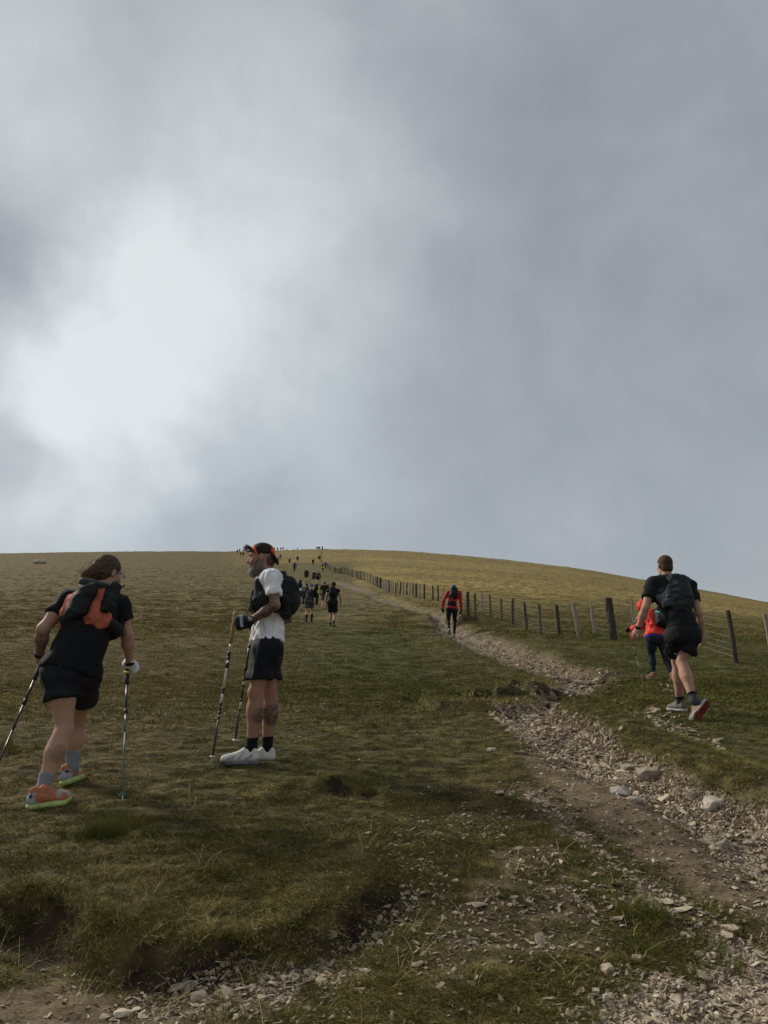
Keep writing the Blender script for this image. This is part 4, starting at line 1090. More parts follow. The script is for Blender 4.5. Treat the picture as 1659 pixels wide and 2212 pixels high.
# ============================================================ backpacks, poles
def pack_parts(root, base, J, h, o, namer=True):
    """a rucksack on the back: bag, pockets, shoulder straps"""
    up = nrm(J['nck'] - J['pel']); f = perp(J['f'], up); side = np.cross(f, up); ax = np.array([side, f, up])
    c = lerp(J['pel'], J['nck'], o.get('at', .70)) - f * (.125 + o.get('d', .07)) + side * o.get('dx', 0)
    W_, D_, H_ = o.get('w', .135), o.get('d', .07), o.get('hh', .21)
    def add(name, prims, m, par, fold=0, seed=0):
        V, F = volume(prims, h)
        if len(F) == 0: return None
        if fold and h < .02: V = folds(V, F, fold, (13, 13, 9), ax, seed)
        return mesh_from(name, V - base, F, m, True, parent=par)
    bag = [BX(c, [W_, D_, H_], ax, min(D_, W_) * .75, .03, taper=o.get('taper', .15)), EL(c - f * D_ * .5 - up * H_ * .25, [W_ * .9, D_ * .9, H_ * .6], ax, .04)]
    b = add('bag', bag, o['mat'], root, .006, o.get('seed', 3))
    if h < .02:
        add('pocket', [BX(c - f * D_ * 1.05 - up * H_ * .25, [W_ * .72, .028, H_ * .5], ax, .025, .02)], o.get('mat2', o['mat']), root, .005, 5)
        for s in (-1, 1): add('side_pocket', [BX(c + side * s * W_ * .95 - up * H_ * .45, [.03, D_ * .7, H_ * .38], ax, .025, .02)], o.get('mat3', o['mat']), root, .004, 6 + s)
        add('lid', [BX(c + up * H_ * .95 + f * .01, [W_ * .8, D_ * .85, .035], ax, .03, .02)], o.get('matlid', o['mat']), root, .003, 8)
    for sd, s in (('L', -1), ('R', 1)):
        sh = lerp(J['sh' + sd], J['nck'], .45); P0 = c + up * H_ * .8 + side * s * .05 + f * D_ * .6; P1 = sh + up * .062 - f * .02; P2 = sh + up * .035 + f * .075; P3 = lerp(J['pel'], J['nck'], .78) + f * .135 + side * s * .085; P4 = lerp(J['pel'], J['nck'], .55) + f * .10 + side * s * .145; P5 = c - up * H_ * .75 + side * s * W_ * .9 + f * D_ * .4
        pts = [P0, P1, P2, P3, P4, P5]; pr = []
        for i in range(5): pr.append(RC(pts[i], pts[i + 1], .027 if i < 3 else .014, .027 if i < 2 else .014, .015, up if i == 0 or i == 1 else (f if i < 3 else side), .45))
        add('strap', pr, o.get('strapmat', o['mat']), root)
    return c, ax, W_, D_, H_
def backpack(label, J, h, o):
    up = nrm(J['nck'] - J['pel']); base = lerp(J['pel'], J['nck'], .4) - nrm(J['f']) * .2
    r = bpy.data.objects.new('backpack', None); COL.objects.link(r); r.location = tuple(base); setp(r, label, 'backpack')
    return r, base, pack_parts(r, base, J, h, o)
RUBBER = mat('black_rubber', (.02, .02, .02), .6, .1, 50, .2); CORK = mat('cork', (.40, .27, .13), .85, .3, 160, .5)
ALUW = mat('white_painted_shaft', (.62, .62, .60), .35, .06, 30, 0, spec=.5); ALUB = mat('black_shaft', (.018, .018, .02), .35, .1, 30, 0, spec=.5)
ALUG = mat('grey_green_shaft', (.10, .13, .11), .35, .2, 30, 0, spec=.5); REDP = mat('red_shaft', (.55, .03, .06), .4, .1, 30, 0)
PALE = mat('pale_plastic', (.55, .55, .52), .5, .1, 40, 0)
def pole(label, top, tip, segs, grip, gl=.14, seg=8, group=None, basket=PALE):
    """trekking pole: segs = (fraction along, material) from the grip down"""
    top = np.asarray(top, float); tip = np.asarray(tip, float); r = bpy.data.objects.new('trekking_pole', None); COL.objects.link(r); r.location = tuple(tip); setp(r, label, 'trekking pole', group)
    d = nrm(tip - top); Lg = np.linalg.norm(tip - top)
    def add(n, pts, rad, m):
        V, F = tube(pts, rad, seg); return mesh_from(n, np.array(V) - tip, F, m, True, parent=r)
    add('grip', [top - d * .005, top, top + d * .02, top + d * .05, top + d * .09, top + d * gl], [.010, .018, .019, .015, .016, .013], grip)
    a = gl / Lg
    for k, (b, m, rad) in enumerate(segs):
        add('shaft', [top + d * a * Lg, top + d * b * Lg], rad, m)
        if k < len(segs) - 1 and m is not segs[k + 1][1]: add('collar', [top + d * (b * Lg - .012), top + d * (b * Lg + .012)], rad + .0025, ALUB)
        a = b
    add('tip', [top + d * a * Lg, tip], [.005, .002], PALE)
    add('basket', [tip - d * .055, tip - d * .047, tip - d * .040], [.006, .024, .006], basket)
    add('clamp', [top + d * .36 * Lg - d * .02, top + d * .36 * Lg + d * .02], .0135, RUBBER)
    return r

# ============================================================ the four walkers close by, and the man in red
def V3(*a): return np.array(a, float)
def woman():
    G = ground(.27835 * 330, 1166.4 + .27835 * 2085); Y0 = G[1]; dz = 0
    P = lambda x, y, d: at(.27835 * x, 1166.4 + .27835 * y, Y0 + d)
    J = dict(f=V3(.38, .90, -.30), pel=P(560, 1000, .22), wst=P(615, 820, .27), cst=P(705, 600, .35), nck=P(785, 425, .44), hd=P(838, 258, .50), hf=V3(.55, .80, -.22), hu=V3(.15, .15, 1),
             shL=P(520, 480, .34), shR=P(925, 520, .45), elL=P(335, 690, .22), wrL=P(305, 905, .36), elR=P(985, 735, .46), wrR=P(1008, 940, .56),
             hipL=P(470, 1015, .18), hipR=P(650, 1035, .27), knL=P(500, 1470, .16), anL=P(322, 1950, .03), knR=P(590, 1440, .52), anR=P(560, 1770, .50))
    J['heelL'] = P(228, 2088, -.02); J['toeL'] = P(548, 2030, .10); J['heelR'] = P(508, 1900, .42); J['toeR'] = P(628, 1850, .64)
    J['shupL'] = V3(.1, -.1, 1); J['shupR'] = V3(-.25, -.35, 1)
    ptop = P(990, 992, .60); ptip = hit(.27835 * 950, 1166.4 + .27835 * 2030, zfine); ltop = P(325, 948, .42); ltip = P(-70, 1870, .02)
    J['handprimsR'] = hand(J['wrR'], P(1012, 1000, .60) - J['wrR'], V3(.0, 1, 0), V3(-1, 0, 0), .95, (1.1, 1.2, .8), grip=True)
    J['handprimsL'] = hand(J['wrL'], P(300, 985, .44) - J['wrL'], V3(.3, 1, 0), V3(1, 0, 0), .95, (1.1, 1.2, .8), grip=True)
    o = dict(w=1.0, girth=1.06, hipr=.102, waist=1.22, thigh=1.01, calf=1.14, arm=1.04, bust=True, soleth=.014, shs=1.08, kneef=V3(.2, .9, .3), top=True, hem=-.10, sleeve=.50, sleeve_w=.018, topmat=cloth(BLACK, .9, .6, 'black_tee'),
             clearance=.013, tfold=.010, bfold=.009, bottom=True, leglen=.47, bflare=.026, botmat=cloth((.012, .012, .016), .8, .5, 'black_shorts'), sock=mat('grey_sock', (.20, .22, .24), .9, .25, 90, .6), sock_h=.10,
             shoemat=None, solemat=None, seed=2, tfr=(11, 11, 7))
    o['shoemat'] = mat('orange_knit', (.42, .15, .08), .8, .25, 40, .6, 120); o['solemat'] = mat('lime_foam', (.38, .48, .16), .7, .35, 26, .8, 50, bdist=.01)
    M = Man('person', (G[0], G[1], G[2]), 'woman in black with grey and coral backpack leaning on trekking poles', h=.0072)
    B = figure(J, o); body = garments(M, J, B, o)
    fattr(body.data, 'hair', np.zeros(len(body.data.vertices)))
    calf = lerp(J['knL'], J['anL'], .34); ink(body, M.b, [(calf + V3(.05, -.07, -.02), .062, .5), (lerp(J['elL'], J['wrL'], .6) + V3(-.01, -.03, 0), .085, .9), (lerp(J['elL'], J['wrL'], .25) + V3(0, -.04, 0), .03, .7), (J['elR'] + V3(-.02, -.04, .01), .035, .8)])
    q, ax = J['hq'], J['hax']
    HM = hair_mat('brown_hair', (.040, .027, .019), (.11, .075, .05)); HS = hair_mat('light_brown_strand', (.09, .06, .04), (.24, .17, .115))
    hp = [EL(q(0, -.022, .038), [.085, .098, .090], ax, .02), EL(q(0, -.055, -.02), [.074, .060, .070], ax, .03)]
    hp = [dict(p) for p in hp]; hp = with_cut(hp, q(0, .055, .03), ax[1] * .8 - ax[2] * .6)
    hair = M.add('hair', hp, HM, h=.006, fold=.004, fr=(60, 10, 10), ax=ax)
    # loose strands blowing to the left
    rs = np.random.RandomState(4); paths = []
    kn = P(800, 225, .40)
    for i in range(190):
        a = kn + rs.normal(size=3) * [.022, .02, .022]; e = P(640 + rs.normal() * 30, 305 + rs.normal() * 22, .36 + rs.normal() * .04); t_ = rs.uniform(.35, 1.05)
        m_ = lerp(a, e, .5) + V3(0, 0, .035) + rs.normal(size=3) * .012; paths.append([a, lerp(a, m_, t_), lerp(m_, e, t_) if t_ > .6 else lerp(a, m_, 1.0), lerp(m_, e, t_)])
    M.tubes('ponytail', paths, .0022, HS, 3, parent=hair, kind='stuff')
    paths = []
    for i in range(260):
        v = rs.normal(size=3); v /= np.linalg.norm(v); v[1] = -abs(v[1]) * .9 + .3; v[2] = abs(v[2]); p0 = q(v[0] * .086, v[1] * .098 - .02, v[2] * .09 + .04); p1 = lerp(p0, kn, rs.uniform(.3, .6)) + (p0 - q(0, 0, 0)) * .10
        paths.append([p0, p1, kn + rs.normal(size=3) * .012])
    M.tubes('combed_strand', paths, .0014, HS, 3, parent=hair, kind='stuff')
    # purple glasses
    gm = mat('purple_frame', (.20, .10, .30), .3, .1, 20, 0)
    M.tubes('glasses', [[q(.075, -.01, .012), q(.078, .07, .012), q(.066, .098, .012)], [q(.066, .098, .012), q(.06, .106, -.012), q(.02, .112, -.014), q(.012, .112, .012), q(.066, .100, .014)]], .0028, gm, 6)
    # watch and wrist band
    for w_, e_ in ((J['wrL'], J['elL']),):
        d = nrm(w_ - e_); M.add('watch', with_cut(with_cut([RC(w_ - d * .05, w_ + d * .01, .036, .033, .004)], w_ - d * .005, d), w_ - d * .032, -d), cloth(BLACK, .5, .1, 'watch_strap'), h=.005)
    d = nrm(J['wrR'] - J['elR']); M.add('wristband', with_cut(with_cut([RC(J['wrR'] - d * .03, J['wrR'] + d * .05, .033, .036, .004)], J['wrR'] + d * .025, d), J['wrR'] + d * .002, -d), cloth(BLACK, .7, .2, 'strap_black'), h=.005)
    WG = cloth((.68, .69, .74), .8, .5, 'white_fleece')
    M.add('glove', grow(J['handprimsR'], .007) + [EL(P(1035, 985, .62), [.034, .034, .045], np.eye(3), .02), EL(P(985, 955, .60), [.025, .025, .035], np.eye(3), .02)], WG, h=.005, fold=.004, fr=(30, 30, 30))
    shoe_detail(M, J, 'L', (.30, .31, .33), (.02, .05, .10)); shoe_detail(M, J, 'R', (.30, .31, .33), (.02, .05, .10))
    # running vest with coral panels
    up = nrm(J['nck'] - J['pel']); f = perp(J['f'], up); side = np.cross(f, up); axp = np.array([side, f, up])
    base = lerp(J['pel'], J['nck'], .5) - f * .2; r = bpy.data.objects.new('backpack', None); COL.objects.link(r); r.location = tuple(base); setp(r, 'black and coral running pack on the back of the woman', 'backpack')
    def add(n, pr, m, fold=.004, seed=0, h=.007):
        V, F = volume(pr, h); V = folds(V, F, fold, (12, 12, 16), axp, seed); return mesh_from(n, V - base, F, m, True, parent=r)
    CO = mat('coral_mesh', (.46, .12, .075), .8, .2, 25, .7, 70, bdist=.008); BK = cloth((.012, .013, .015), .75, .6, 'ripstop'); GR = cloth((.040, .044, .048), .7, .6, 'grey_ripstop')
    bk = lambda x, y, d: P(x, y, d)
    dp = .17   # how far behind the chest the pack skin lies
    add('bag', [RC(bk(590, 480, dp + .03), bk(760, 500, dp + .08), .075, .070, .05, f, .6), RC(bk(720, 590, dp + .03), bk(810, 620, dp + .06), .068, .055, .04, f, .6), RC(bk(770, 650, dp + .05), bk(780, 690, dp + .07), .045, .02, .03, f, .6), RC(bk(790, 380, dp + .08), bk(740, 520, dp + .06), .035, .05, .04, f, .8), RC(bk(560, 560, dp + .06), bk(620, 600, dp + .04), .06, .05, .05, f, .6)], CO, .009, 3)
    add('side_pocket', [RC(bk(665, 375, dp + .02), bk(595, 530, dp - .03), .058, .066, .04, f, .6), RC(bk(720, 385, dp + .02), bk(650, 545, dp - .01), .045, .034, .04, f, .7), RC(bk(560, 570, dp), bk(600, 650, dp + .03), .05, .045, .04, f, .6), RC(bk(600, 650, dp + .03), bk(700, 670, dp + .05), .04, .03, .04, f, .6)], BK, .009, 4)
    add('side_pocket', [RC(bk(880, 375, dp + .08), bk(830, 520, dp + .01), .045, .040, .03, f, .8), RC(bk(870, 440, dp + .08), bk(815, 530, dp + .03), .045, .03, .03, f, .8)], BK, .009, 5)
    add('lid', [RC(bk(640, 325, dp + .03), bk(790, 345, dp + .05), .026, .022, .02), RC(bk(840, 360, dp + .08), bk(925, 368, dp + .1), .024, .02, .02)], GR, .003, 6)
    add('strap', [RC(bk(830, 640, dp + .06), bk(905, 700, dp + .16), .045, .05, .03, f, .5)], BK, .002, 7)
    add('strap', [RC(bk(500, 600, dp + .02), bk(520, 690, dp + .04), .04, .03, .03, f, .5)], BK, .002, 7)
    add('panel', [RC(bk(545, 440, dp + .04), bk(498, 560, dp + .03), .022, .026, .02, f, .8), RC(bk(498, 560, dp + .03), bk(475, 665, dp + .05), .026, .02, .02, f, .8)], CO, .004, 8)
    V, F = tube([bk(940, 372, dp + .1), bk(972, 350, dp + .1), bk(958, 372, dp + .1)], .004, 5); mesh_from('cord', np.array(V) - base, F, BK, True, parent=r)
    V, F = tube([bk(658, 648, dp - .09), bk(680, 648, dp - .09)], .006, 5); mesh_from('toggle', np.array(V) - base, F, REDP, True, parent=r)
    pole('dark trekking pole planted in the grass, held in the white gloved hand', ptop, ptip, [(.36, ALUB, .0085), (.52, ALUG, .0075), (1 - .05, ALUG, .0068)], RUBBER, basket=mat('teal_basket', (.12, .25, .27), .6, .1, 30, 0))
    pole('black trekking pole running off the left edge of the picture', ltop, ltip, [(.36, ALUB, .009), (.6, ALUB, .008), (1 - .05, ALUB, .007)], RUBBER)
    tag_ = M.tubes('yellow_tag', [[P(962, 1030, .55), P(1000, 1026, .55)]], .009, mat('yellow_label', (.6, .5, .05), .6, .2, 90, 0), 4)
    return J
def hair_mat(name, c1, c2):
    m, t, b = newmat(name); tc = N(t, 'ShaderNodeTexCoord'); n = N(t, 'ShaderNodeTexNoise', ins={'Scale': 120.0, 'Detail': 3.0}); L(t, tc.outputs['Object'], n.inputs['Vector'])
    mx = N(t, 'ShaderNodeMix', data_type='RGBA'); mx.inputs[6].default_value = (*c1, 1); mx.inputs[7].default_value = (*c2, 1); L(t, math_n(t, 'MULTIPLY_ADD', n.outputs['Fac'], 2, -.5, clamp=True), mx.inputs[0]); L(t, mx.outputs[2], b.inputs['Base Color'])
    b.inputs['Roughness'].default_value = .75; b.inputs['Specular IOR Level'].default_value = .15; bp = N(t, 'ShaderNodeBump', ins={'Strength': .8, 'Distance': .004}); L(t, n.outputs['Fac'], bp.inputs['Height']); L(t, bp.outputs[0], b.inputs['Normal'])
    return m
def shoe_detail(M, J, sd, heelc, tabc):
    q = J['sq' + sd]; s = J['shoe' + sd]; hm = cloth(heelc, .8, .3, 'heel_panel'); tm = cloth(tabc, .7, .2, 'pull_tab')
    M.add('heel_panel', [RC(q(.10, 0, .042), q(.13, 0, .07), .038, .033, .01), RC(q(.10, 0, .042), q(.30, 0, .040), .038, .034, .01)], hm, h=.005, parent=s)
    M.add('toe_panel', [RC(q(.70, .004, .034), q(.87, 0, .030), .0445, .0355, .01, None), RC(q(.56, -.012, .034), q(.70, -.004, .034), .036, .043, .01)] if len(heelc) else [], cloth((.36, .34, .30), .8, .4, 'grey_toe'), h=.005, parent=s)
    M.add('pull_tab', [RC(q(.02, -.028, .070), q(.02, .028, .070), .010, .010, .005), RC(q(.02, -.028, .070), q(.2, -.038, .070), .009, .006, .005)], tm, h=.005, parent=s)
    M.tubes('lace', [[q(.40 + .05 * i, -.022, .088 - .007 * i), q(.41 + .05 * i, 0, .097 - .008 * i), q(.40 + .05 * i, .022, .088 - .007 * i)] for i in range(5)], .003, cloth((.5, .14, .07), .8, .1, 'lace'), 5, parent=s)

def cap_man():
    G = ground(405 + 600 * .24416, 1161 + 2008 * .24416); Y0 = G[1]
    P = lambda x, y, d: at(405 + x * .24416, 1161 + y * .24416, Y0 + d)
    J = dict(f=V3(-1, .12, 0), pel=P(706, 985, .08), wst=P(722, 800, .08), cst=P(740, 510, .07), nck=P(735, 345, .07), hd=P(650, 186, .05), hf=V3(-1, -.10, -.10), hu=V3(-.06, 0, 1),
             shL=P(745, 372, -.12), shR=P(765, 372, .27), elL=P(775, 600, -.19), wrL=P(545, 748, -.13), elR=P(885, 715, .32), wrR=P(660, 770, .30),
             hipL=P(700, 985, -.01), hipR=P(712, 985, .18), knL=P(602, 1370, -.02), anL=P(567, 1860, .02), knR=P(728, 1372, .17), anR=P(705, 1850, .19))
    J['heelL'] = P(625, 2003, .02); J['toeL'] = P(282, 1998, -.02); J['heelR'] = P(778, 1996, .20); J['toeR'] = P(445, 1992, .16)
    top = P(428, 655, -.085); tip = hit(405 + 213 * .24416, 1161 + 1995 * .24416, zfine); d = nrm(tip - top)
    J['handprimsL'] = hand(J['wrL'], P(400, 768, -.12) - J['wrL'], V3(0, 1, 0), V3(-.1, 0, 1), 1.05, (1.0, 1.35, .9), grip=True)
    J['handprimsR'] = hand(J['wrR'], V3(-1, 0, -.1), V3(0, -1, -.2), V3(0, 0, 1), 1.0, (1, 1.2, .8), grip=True)
    SH = mat('white_shoe_mesh', (.55, .53, .50), .8, .12, 14, .5, 140, col2=(.66, .64, .62)); SO = mat('grey_foam', (.13, .135, .15), .75, .25, 16, .4)
    o = dict(w=.86, girth=.93, depth=.86, slflare=.012, soleth=.012, glute=1.12, btop=.30, thigh=.98, calf=1.08, arm=.95, kneef=V3(-1, 0, .1), skin=SKIN2, top=True, hem=.185, sleeve=.60, sleeve_w=.009, clearance=.013, flare=.95, topmat=cloth((.80, .80, .84), .8, .35, 'white_tee'), tfold=.010, tfr=(20, 20, 6), collar=.01,
             bottom=True, leglen=.68, bflare=.010, botmat=cloth(NAVY, .75, .5, 'navy_shorts'), bfold=.010, sock=cloth(BLACK, .9, .3, 'black_sock'), sock_h=.075, shoemat=SH, solemat=SO, shs=1.0, seed=7, hemdir=V3(0, 0, -1))
    M = Man('person', tuple(G), 'bearded man in white t-shirt and backwards cap standing in profile with poles', h=.0072)
    B = figure(J, o); body = garments(M, J, B, o)
    ink(body, M.b, [(lerp(J['elL'], J['wrL'], .35) + V3(0, -.03, -.01), .11, 1.), (lerp(J['elL'], J['wrL'], .75) + V3(0, -.03, 0), .08, .9), (lerp(J['shL'], J['elL'], .68) + V3(0, -.04, 0), .05, .8),
                    (lerp(J['knL'], J['anL'], .42) + V3(.045, -.03, 0), .060, .9), (lerp(J['knR'], J['anR'], .42) + V3(.045, -.04, 0), .09, 1.), (J['elR'], .09, .8)])
    q, ax = J['hq'], J['hax']
    # beard, moustache
    BM = hair_mat('grey_beard', (.055, .045, .038), (.26, .225, .19))
    bd = [EL(q(0, .046, -.098), [.050, .046, .040], ax, .02), EL(q(-.048, .02, -.068), [.024, .044, .044], ax, .02), EL(q(.048, .02, -.068), [.024, .044, .044], ax, .02), EL(q(0, .066, -.118), [.030, .030, .030], ax, .02), RC(q(-.026, .080, -.046), q(.026, .080, -.046), .010, .010, .006),
          EL(q(-.066, .0, -.035), [.014, .020, .040], ax, .01), EL(q(.066, .0, -.035), [.014, .020, .040], ax, .01), EL(q(0, .099, -.062), [.026, .020, .0075], ax, .005, sub=True)]
    M.add('beard', bd, BM, h=.004, fold=.003, fr=(60, 60, 60))
    M.add('chin_beard', [EL(q(0, .064, -.106), [.037, .038, .032], ax, .02), EL(q(0, .074, -.124), [.024, .024, .022], ax, .02)], hair_mat('silver_beard', (.14, .125, .11), (.42, .38, .33)), h=.004, fold=.003, fr=(60, 60, 60))
    rs = np.random.RandomState(8); paths = []
    for i in range(420):
        v = rs.normal(size=3); v /= np.linalg.norm(v); p0 = q(v[0] * .052, .044 + abs(v[1]) * .044, -.100 + v[2] * .036 - .004) if i % 2 else q(np.sign(v[0]) * (.064 + .006 * rs.rand()), .02 + v[1] * .035, -.062 + v[2] * .04)
        dd = (p0 - q(0, .01, -.06)); p1 = p0 + nrm(dd) * .009 - ax[2] * .008 + rs.normal(size=3) * .003; paths.append([p0, p1])
    M.tubes('beard_hair', paths, .0011, BM, 3, kind='stuff')
    # fringe of hair sticking out above the forehead
    HM = hair_mat('grey_brown_hair', (.08, .062, .048), (.20, .165, .13)); paths = []
    for i in range(110):
        a = q(rs.normal() * .016, .078 + rs.normal() * .006, .088 + rs.normal() * .007); e = a + ax[1] * (.026 + .026 * rs.rand()) + ax[2] * (rs.normal() * .006 + .014); paths.append([a, lerp(a, e, .5) + ax[2] * .003, e])
    M.tubes('fringe', paths, .0012, HM, 3, kind='stuff')
    M.add('nape_hair', with_cut([EL(q(0, -.046, -.02), [.064, .066, .070], ax, .02)], q(0, -.05, 0), ax[1]), hair_mat('dark_nape', (.05, .035, .026), (.12, .09, .07)), h=.005)
    # cap worn backwards
    CB = cloth((.020, .009, .010), .75, .3, 'maroon_cap'); CO_ = cloth((.75, .085, .03), .7, .2, 'orange_cap')
    crown = lambda g: [EL(q(0, -.012, .045), [.083 + g, .101 + g, .084 + g], ax, .01)]
    low = (q(0, 0, .030), -ax[2] - ax[1] * -.42)      # brim line rises toward the forehead
    cap = M.add('cap', with_cut(with_cut(crown(0), q(0, -.02, .020), -ax[2] + ax[1] * .62 * 0 - ax[1] * -.0), q(0, .075, .055), ax[1] * .55 - ax[2] * .9), CB, h=.005)
    M.add('cap_stripe', with_cut(with_cut(with_cut(crown(.002), q(0, .044, .10), -ax[1] + ax[2] * .35), q(0, .064, .10), ax[1] - ax[2] * .35), q(0, .075, .055), ax[1] * .55 - ax[2] * .9), CO_, h=.004, parent=cap)
    M.add('cap_stripe', with_cut(with_cut(crown(.002), q(0, -.088, .05), ax[1] + ax[2] * .1), q(0, -.02, .022), -ax[2]), CO_, h=.004, parent=cap)
    M.add('cap_peak', with_cut([EL(q(0, -.100, .005), [.074, .060, .014], np.array([ax[0], nrm(ax[1] * .50 + ax[2] * .87), nrm(ax[2] * .50 - ax[1] * .87)]), .01), EL(q(0, -.118, -.025), [.060, .040, .013], np.array([ax[0], nrm(ax[1] * .45 + ax[2] * .89), nrm(ax[2] * .45 - ax[1] * .89)]), .02)], q(0, -.070, 0), ax[1]), CB, h=.005, parent=cap)
    EM = mat('eye', (.30, .27, .24), .25, .2, 60, 0)
    for s in (-1, 1): M.add('eye', [EL(q(s * .031, .078, .004), [.012, .012, .011], ax, .004)], EM, h=.003); M.tubes('brow', [[q(s * .014, .094, .026), q(s * .032, .092, .031), q(s * .046, .080, .026)]], .0032, BM, 5)
    # gloves, watch
    GL = cloth((.014, .014, .017), .8, .4, 'black_glove')
    gp = grow(J['handprimsL'], .007); M.add('glove', gp + [RC(J['wrL'] + nrm(P(440, 765, -.12) - J['wrL']) * .0, J['wrL'] + nrm(P(440, 765, -.12) - J['wrL']) * .05, .034, .036, .02)], GL, h=.005, fold=.003, fr=(40, 40, 40))
    M.add('glove', grow(J['handprimsR'], .006), GL, h=.006)
    hd_ = nrm(P(400, 768, -.12) - J['wrL']); wc = J['wrL'] + hd_ * .052
    M.add('glove_strap', [BX(wc + V3(0, -.034, .008), [.012, .005, .045], np.array([hd_, V3(0, 1, 0), V3(hd_[2], 0, -hd_[0])]), .004, .004), BX(wc + V3(-.012, -.026, .052), [.028, .005, .007], np.array([hd_, V3(0, 1, 0), V3(hd_[2], 0, -hd_[0])]), .004, .004)], cloth((.33, .33, .35), .6, .2, 'grey_strap'), h=.004)
    fd = nrm(J['wrL'] - J['elL']); wq = J['wrL'] - fd * .022
    wt = M.add('watch', with_cut(with_cut([RC(wq - fd * .03, wq + fd * .03, .035, .033, .004)], wq + fd * .012, fd), wq - fd * .012, -fd) + [EL(wq + V3(0, -.037, .004), [.027, .010, .027], np.eye(3), .006)], cloth((.02, .02, .02), .5, .1, 'watch_case'), h=.004)
    M.add('watch_face', [EL(wq + V3(0, -.045, .004), [.018, .005, .018], np.eye(3), .003)], mat('watch_glass', (.22, .24, .22), .25, .1, 30, 0, spec=.6), h=.0035, parent=wt)
    # laces and lettering on the near shoe
    q2 = J['sqL']; s_ = J['shoeL']
    M.tubes('lace', [[q2(.42 + .05 * i, -.024, .087 - .007 * i), q2(.43 + .05 * i, 0, .098 - .008 * i), q2(.42 + .05 * i, .024, .087 - .007 * i)] for i in range(5)], .003, cloth((.35, .06, .04), .8, .1, 'red_lace'), 5, parent=s_)
    M.tubes('overlay', [[q2(.62 + .055 * i, -.030 - .004 * i, .066 - .006 * i), q2(.66 + .055 * i, -.041, .044 - .003 * i), q2(.66 + .05 * i, -.043, .030)] for i in range(4)] + [[q2(.16, -.036, .075), q2(.22, -.039, .055), q2(.34, -.038, .040)], [q2(.40, -.026, .094), q2(.46, -.038, .060), q2(.50, -.040, .040)]], .0028, cloth((.22, .22, .22), .8, .2, 'grey_overlay'), 5, parent=s_)
    M.add('heel_dot', [EL(q2(.20, -.038, .062), [.009, .004, .009], np.eye(3), .002)], cloth((.20, .20, .21), .7, .2, 'grey_dot'), h=.003, parent=s_)
    M.add('outsole', [RC(q2(.12, -.0, -.006), q2(.55, 0, -.006), .041, .046, .01, V3(0, 0, 1), .25), RC(q2(.55, 0, -.006), q2(.86, 0, .0), .047, .032, .01, V3(0, 0, 1), .25)], cloth((.05, .05, .055), .8, .3, 'dark_outsole'), h=.005, parent=s_)
    M.add('tongue', [RC(q2(.36, 0, .095), q2(.32, 0, .118), .022, .016, .01)], cloth(BLACK, .8, .2, 'tongue'), h=.005, parent=s_)
    text_on(s_, M.b, 'SALOMON', q2(.42, .0, .006), J['heelL'] - J['toeL'], V3(0, 0, 1), .022, mat('pale_print', (.36, .36, .37), .7, .1, 30, 0), off=V3(0, -.0445, 0))
    # backpack with chest pockets
    BKM = cloth((.014, .014, .016), .75, .7, 'black_ripstop'); up = nrm(J['nck'] - J['pel']); f = perp(J['f'], up); side = np.cross(f, up); axp = np.array([side, f, up]); base = lerp(J['pel'], J['nck'], .4) - f * .2
    r = bpy.data.objects.new('backpack', None); COL.objects.link(r); r.location = tuple(base); setp(r, 'large black running pack worn by the bearded man', 'backpack')
    def add(n, pr, m, fold=.004, seed=0, h=.007):
        V, F = volume(pr, h); V = folds(V, F, fold, (12, 12, 12), axp, seed); return mesh_from(n, V - base, F, m, True, parent=r)
    GR = cloth((.055, .058, .064), .7, .4, 'grey_trim')
    for z in (-.055, .055): pass
    add('bag', [RC(P(828, 370, .03), P(868, 455, .03), .060, .088, .05), RC(P(868, 455, .13), P(878, 570, .13), .088, .090, .05), RC(P(868, 455, .02), P(880, 570, .02), .086, .088, .05), RC(P(880, 560, .08), P(872, 640, .08), .090, .070, .05), RC(P(830, 480, .08), P(835, 620, .08), .09, .08, .05)], BKM, .011, 2)
    add('pocket', [RC(P(905, 500, .0), P(915, 600, .0), .055, .050, .03), RC(P(905, 500, .14), P(915, 600, .14), .055, .050, .03)], BKM, .008, 12)
    add('side_pocket', [RC(P(860, 560, -.09), P(870, 650, -.06), .045, .04, .03)], BKM, .008, 14)
    for s_x, dd in ((-1, -.09), (1, .20)):
        add('strap', [RC(P(800, 345, dd), P(742, 318, dd), .024, .022, .02, V3(0, 0, 1), .5), RC(P(742, 318, dd), P(672, 390, dd), .022, .026, .02, V3(-1, 0, .4), .5), RC(P(690, 640, dd - .02), P(830, 655, dd - .02), .02, .016, .01, V3(0, 1, 0), .4)], BKM, .002, 16)
    for s, dd in ((-1, -.10), (1, .22)):
        add('chest_pocket', [RC(P(625, 400, dd), P(640, 560, dd), .032, .055, .03), RC(P(640, 560, dd), P(645, 640, dd), .052, .038, .03), RC(P(700, 520, dd - .04 * -s), P(690, 640, dd - .03), .05, .035, .04)], BKM, .005, 4 + s)
    add('chest_panel', [BX(P(587, 570, -.02), [.018, .10, .085], np.array([V3(-1, 0, .12), V3(0, 1, 0), nrm(V3(.12, 0, 1))]), .012, .01)], GR, .002, 3)
    add('bottle', [RC(P(617, 362, -.10), P(622, 395, -.10), .014, .016, .006)], PALE, 0, 1, .004)
    add('strap', [RC(P(660, 500, -.15), P(705, 555, -.16), .010, .010, .01)], BKM, .002, 3)
    V, F = tube([P(800, 665, -.2), P(840, 680, -.16), P(900, 665, -.1)], .005, 5); mesh_from('cord', np.array(V) - base, F, BKM, True, parent=r)
    add('pouch', [RC(P(952, 560, .06), P(956, 595, .06), .018, .022, .01)], BKM, .002, 9, .006)
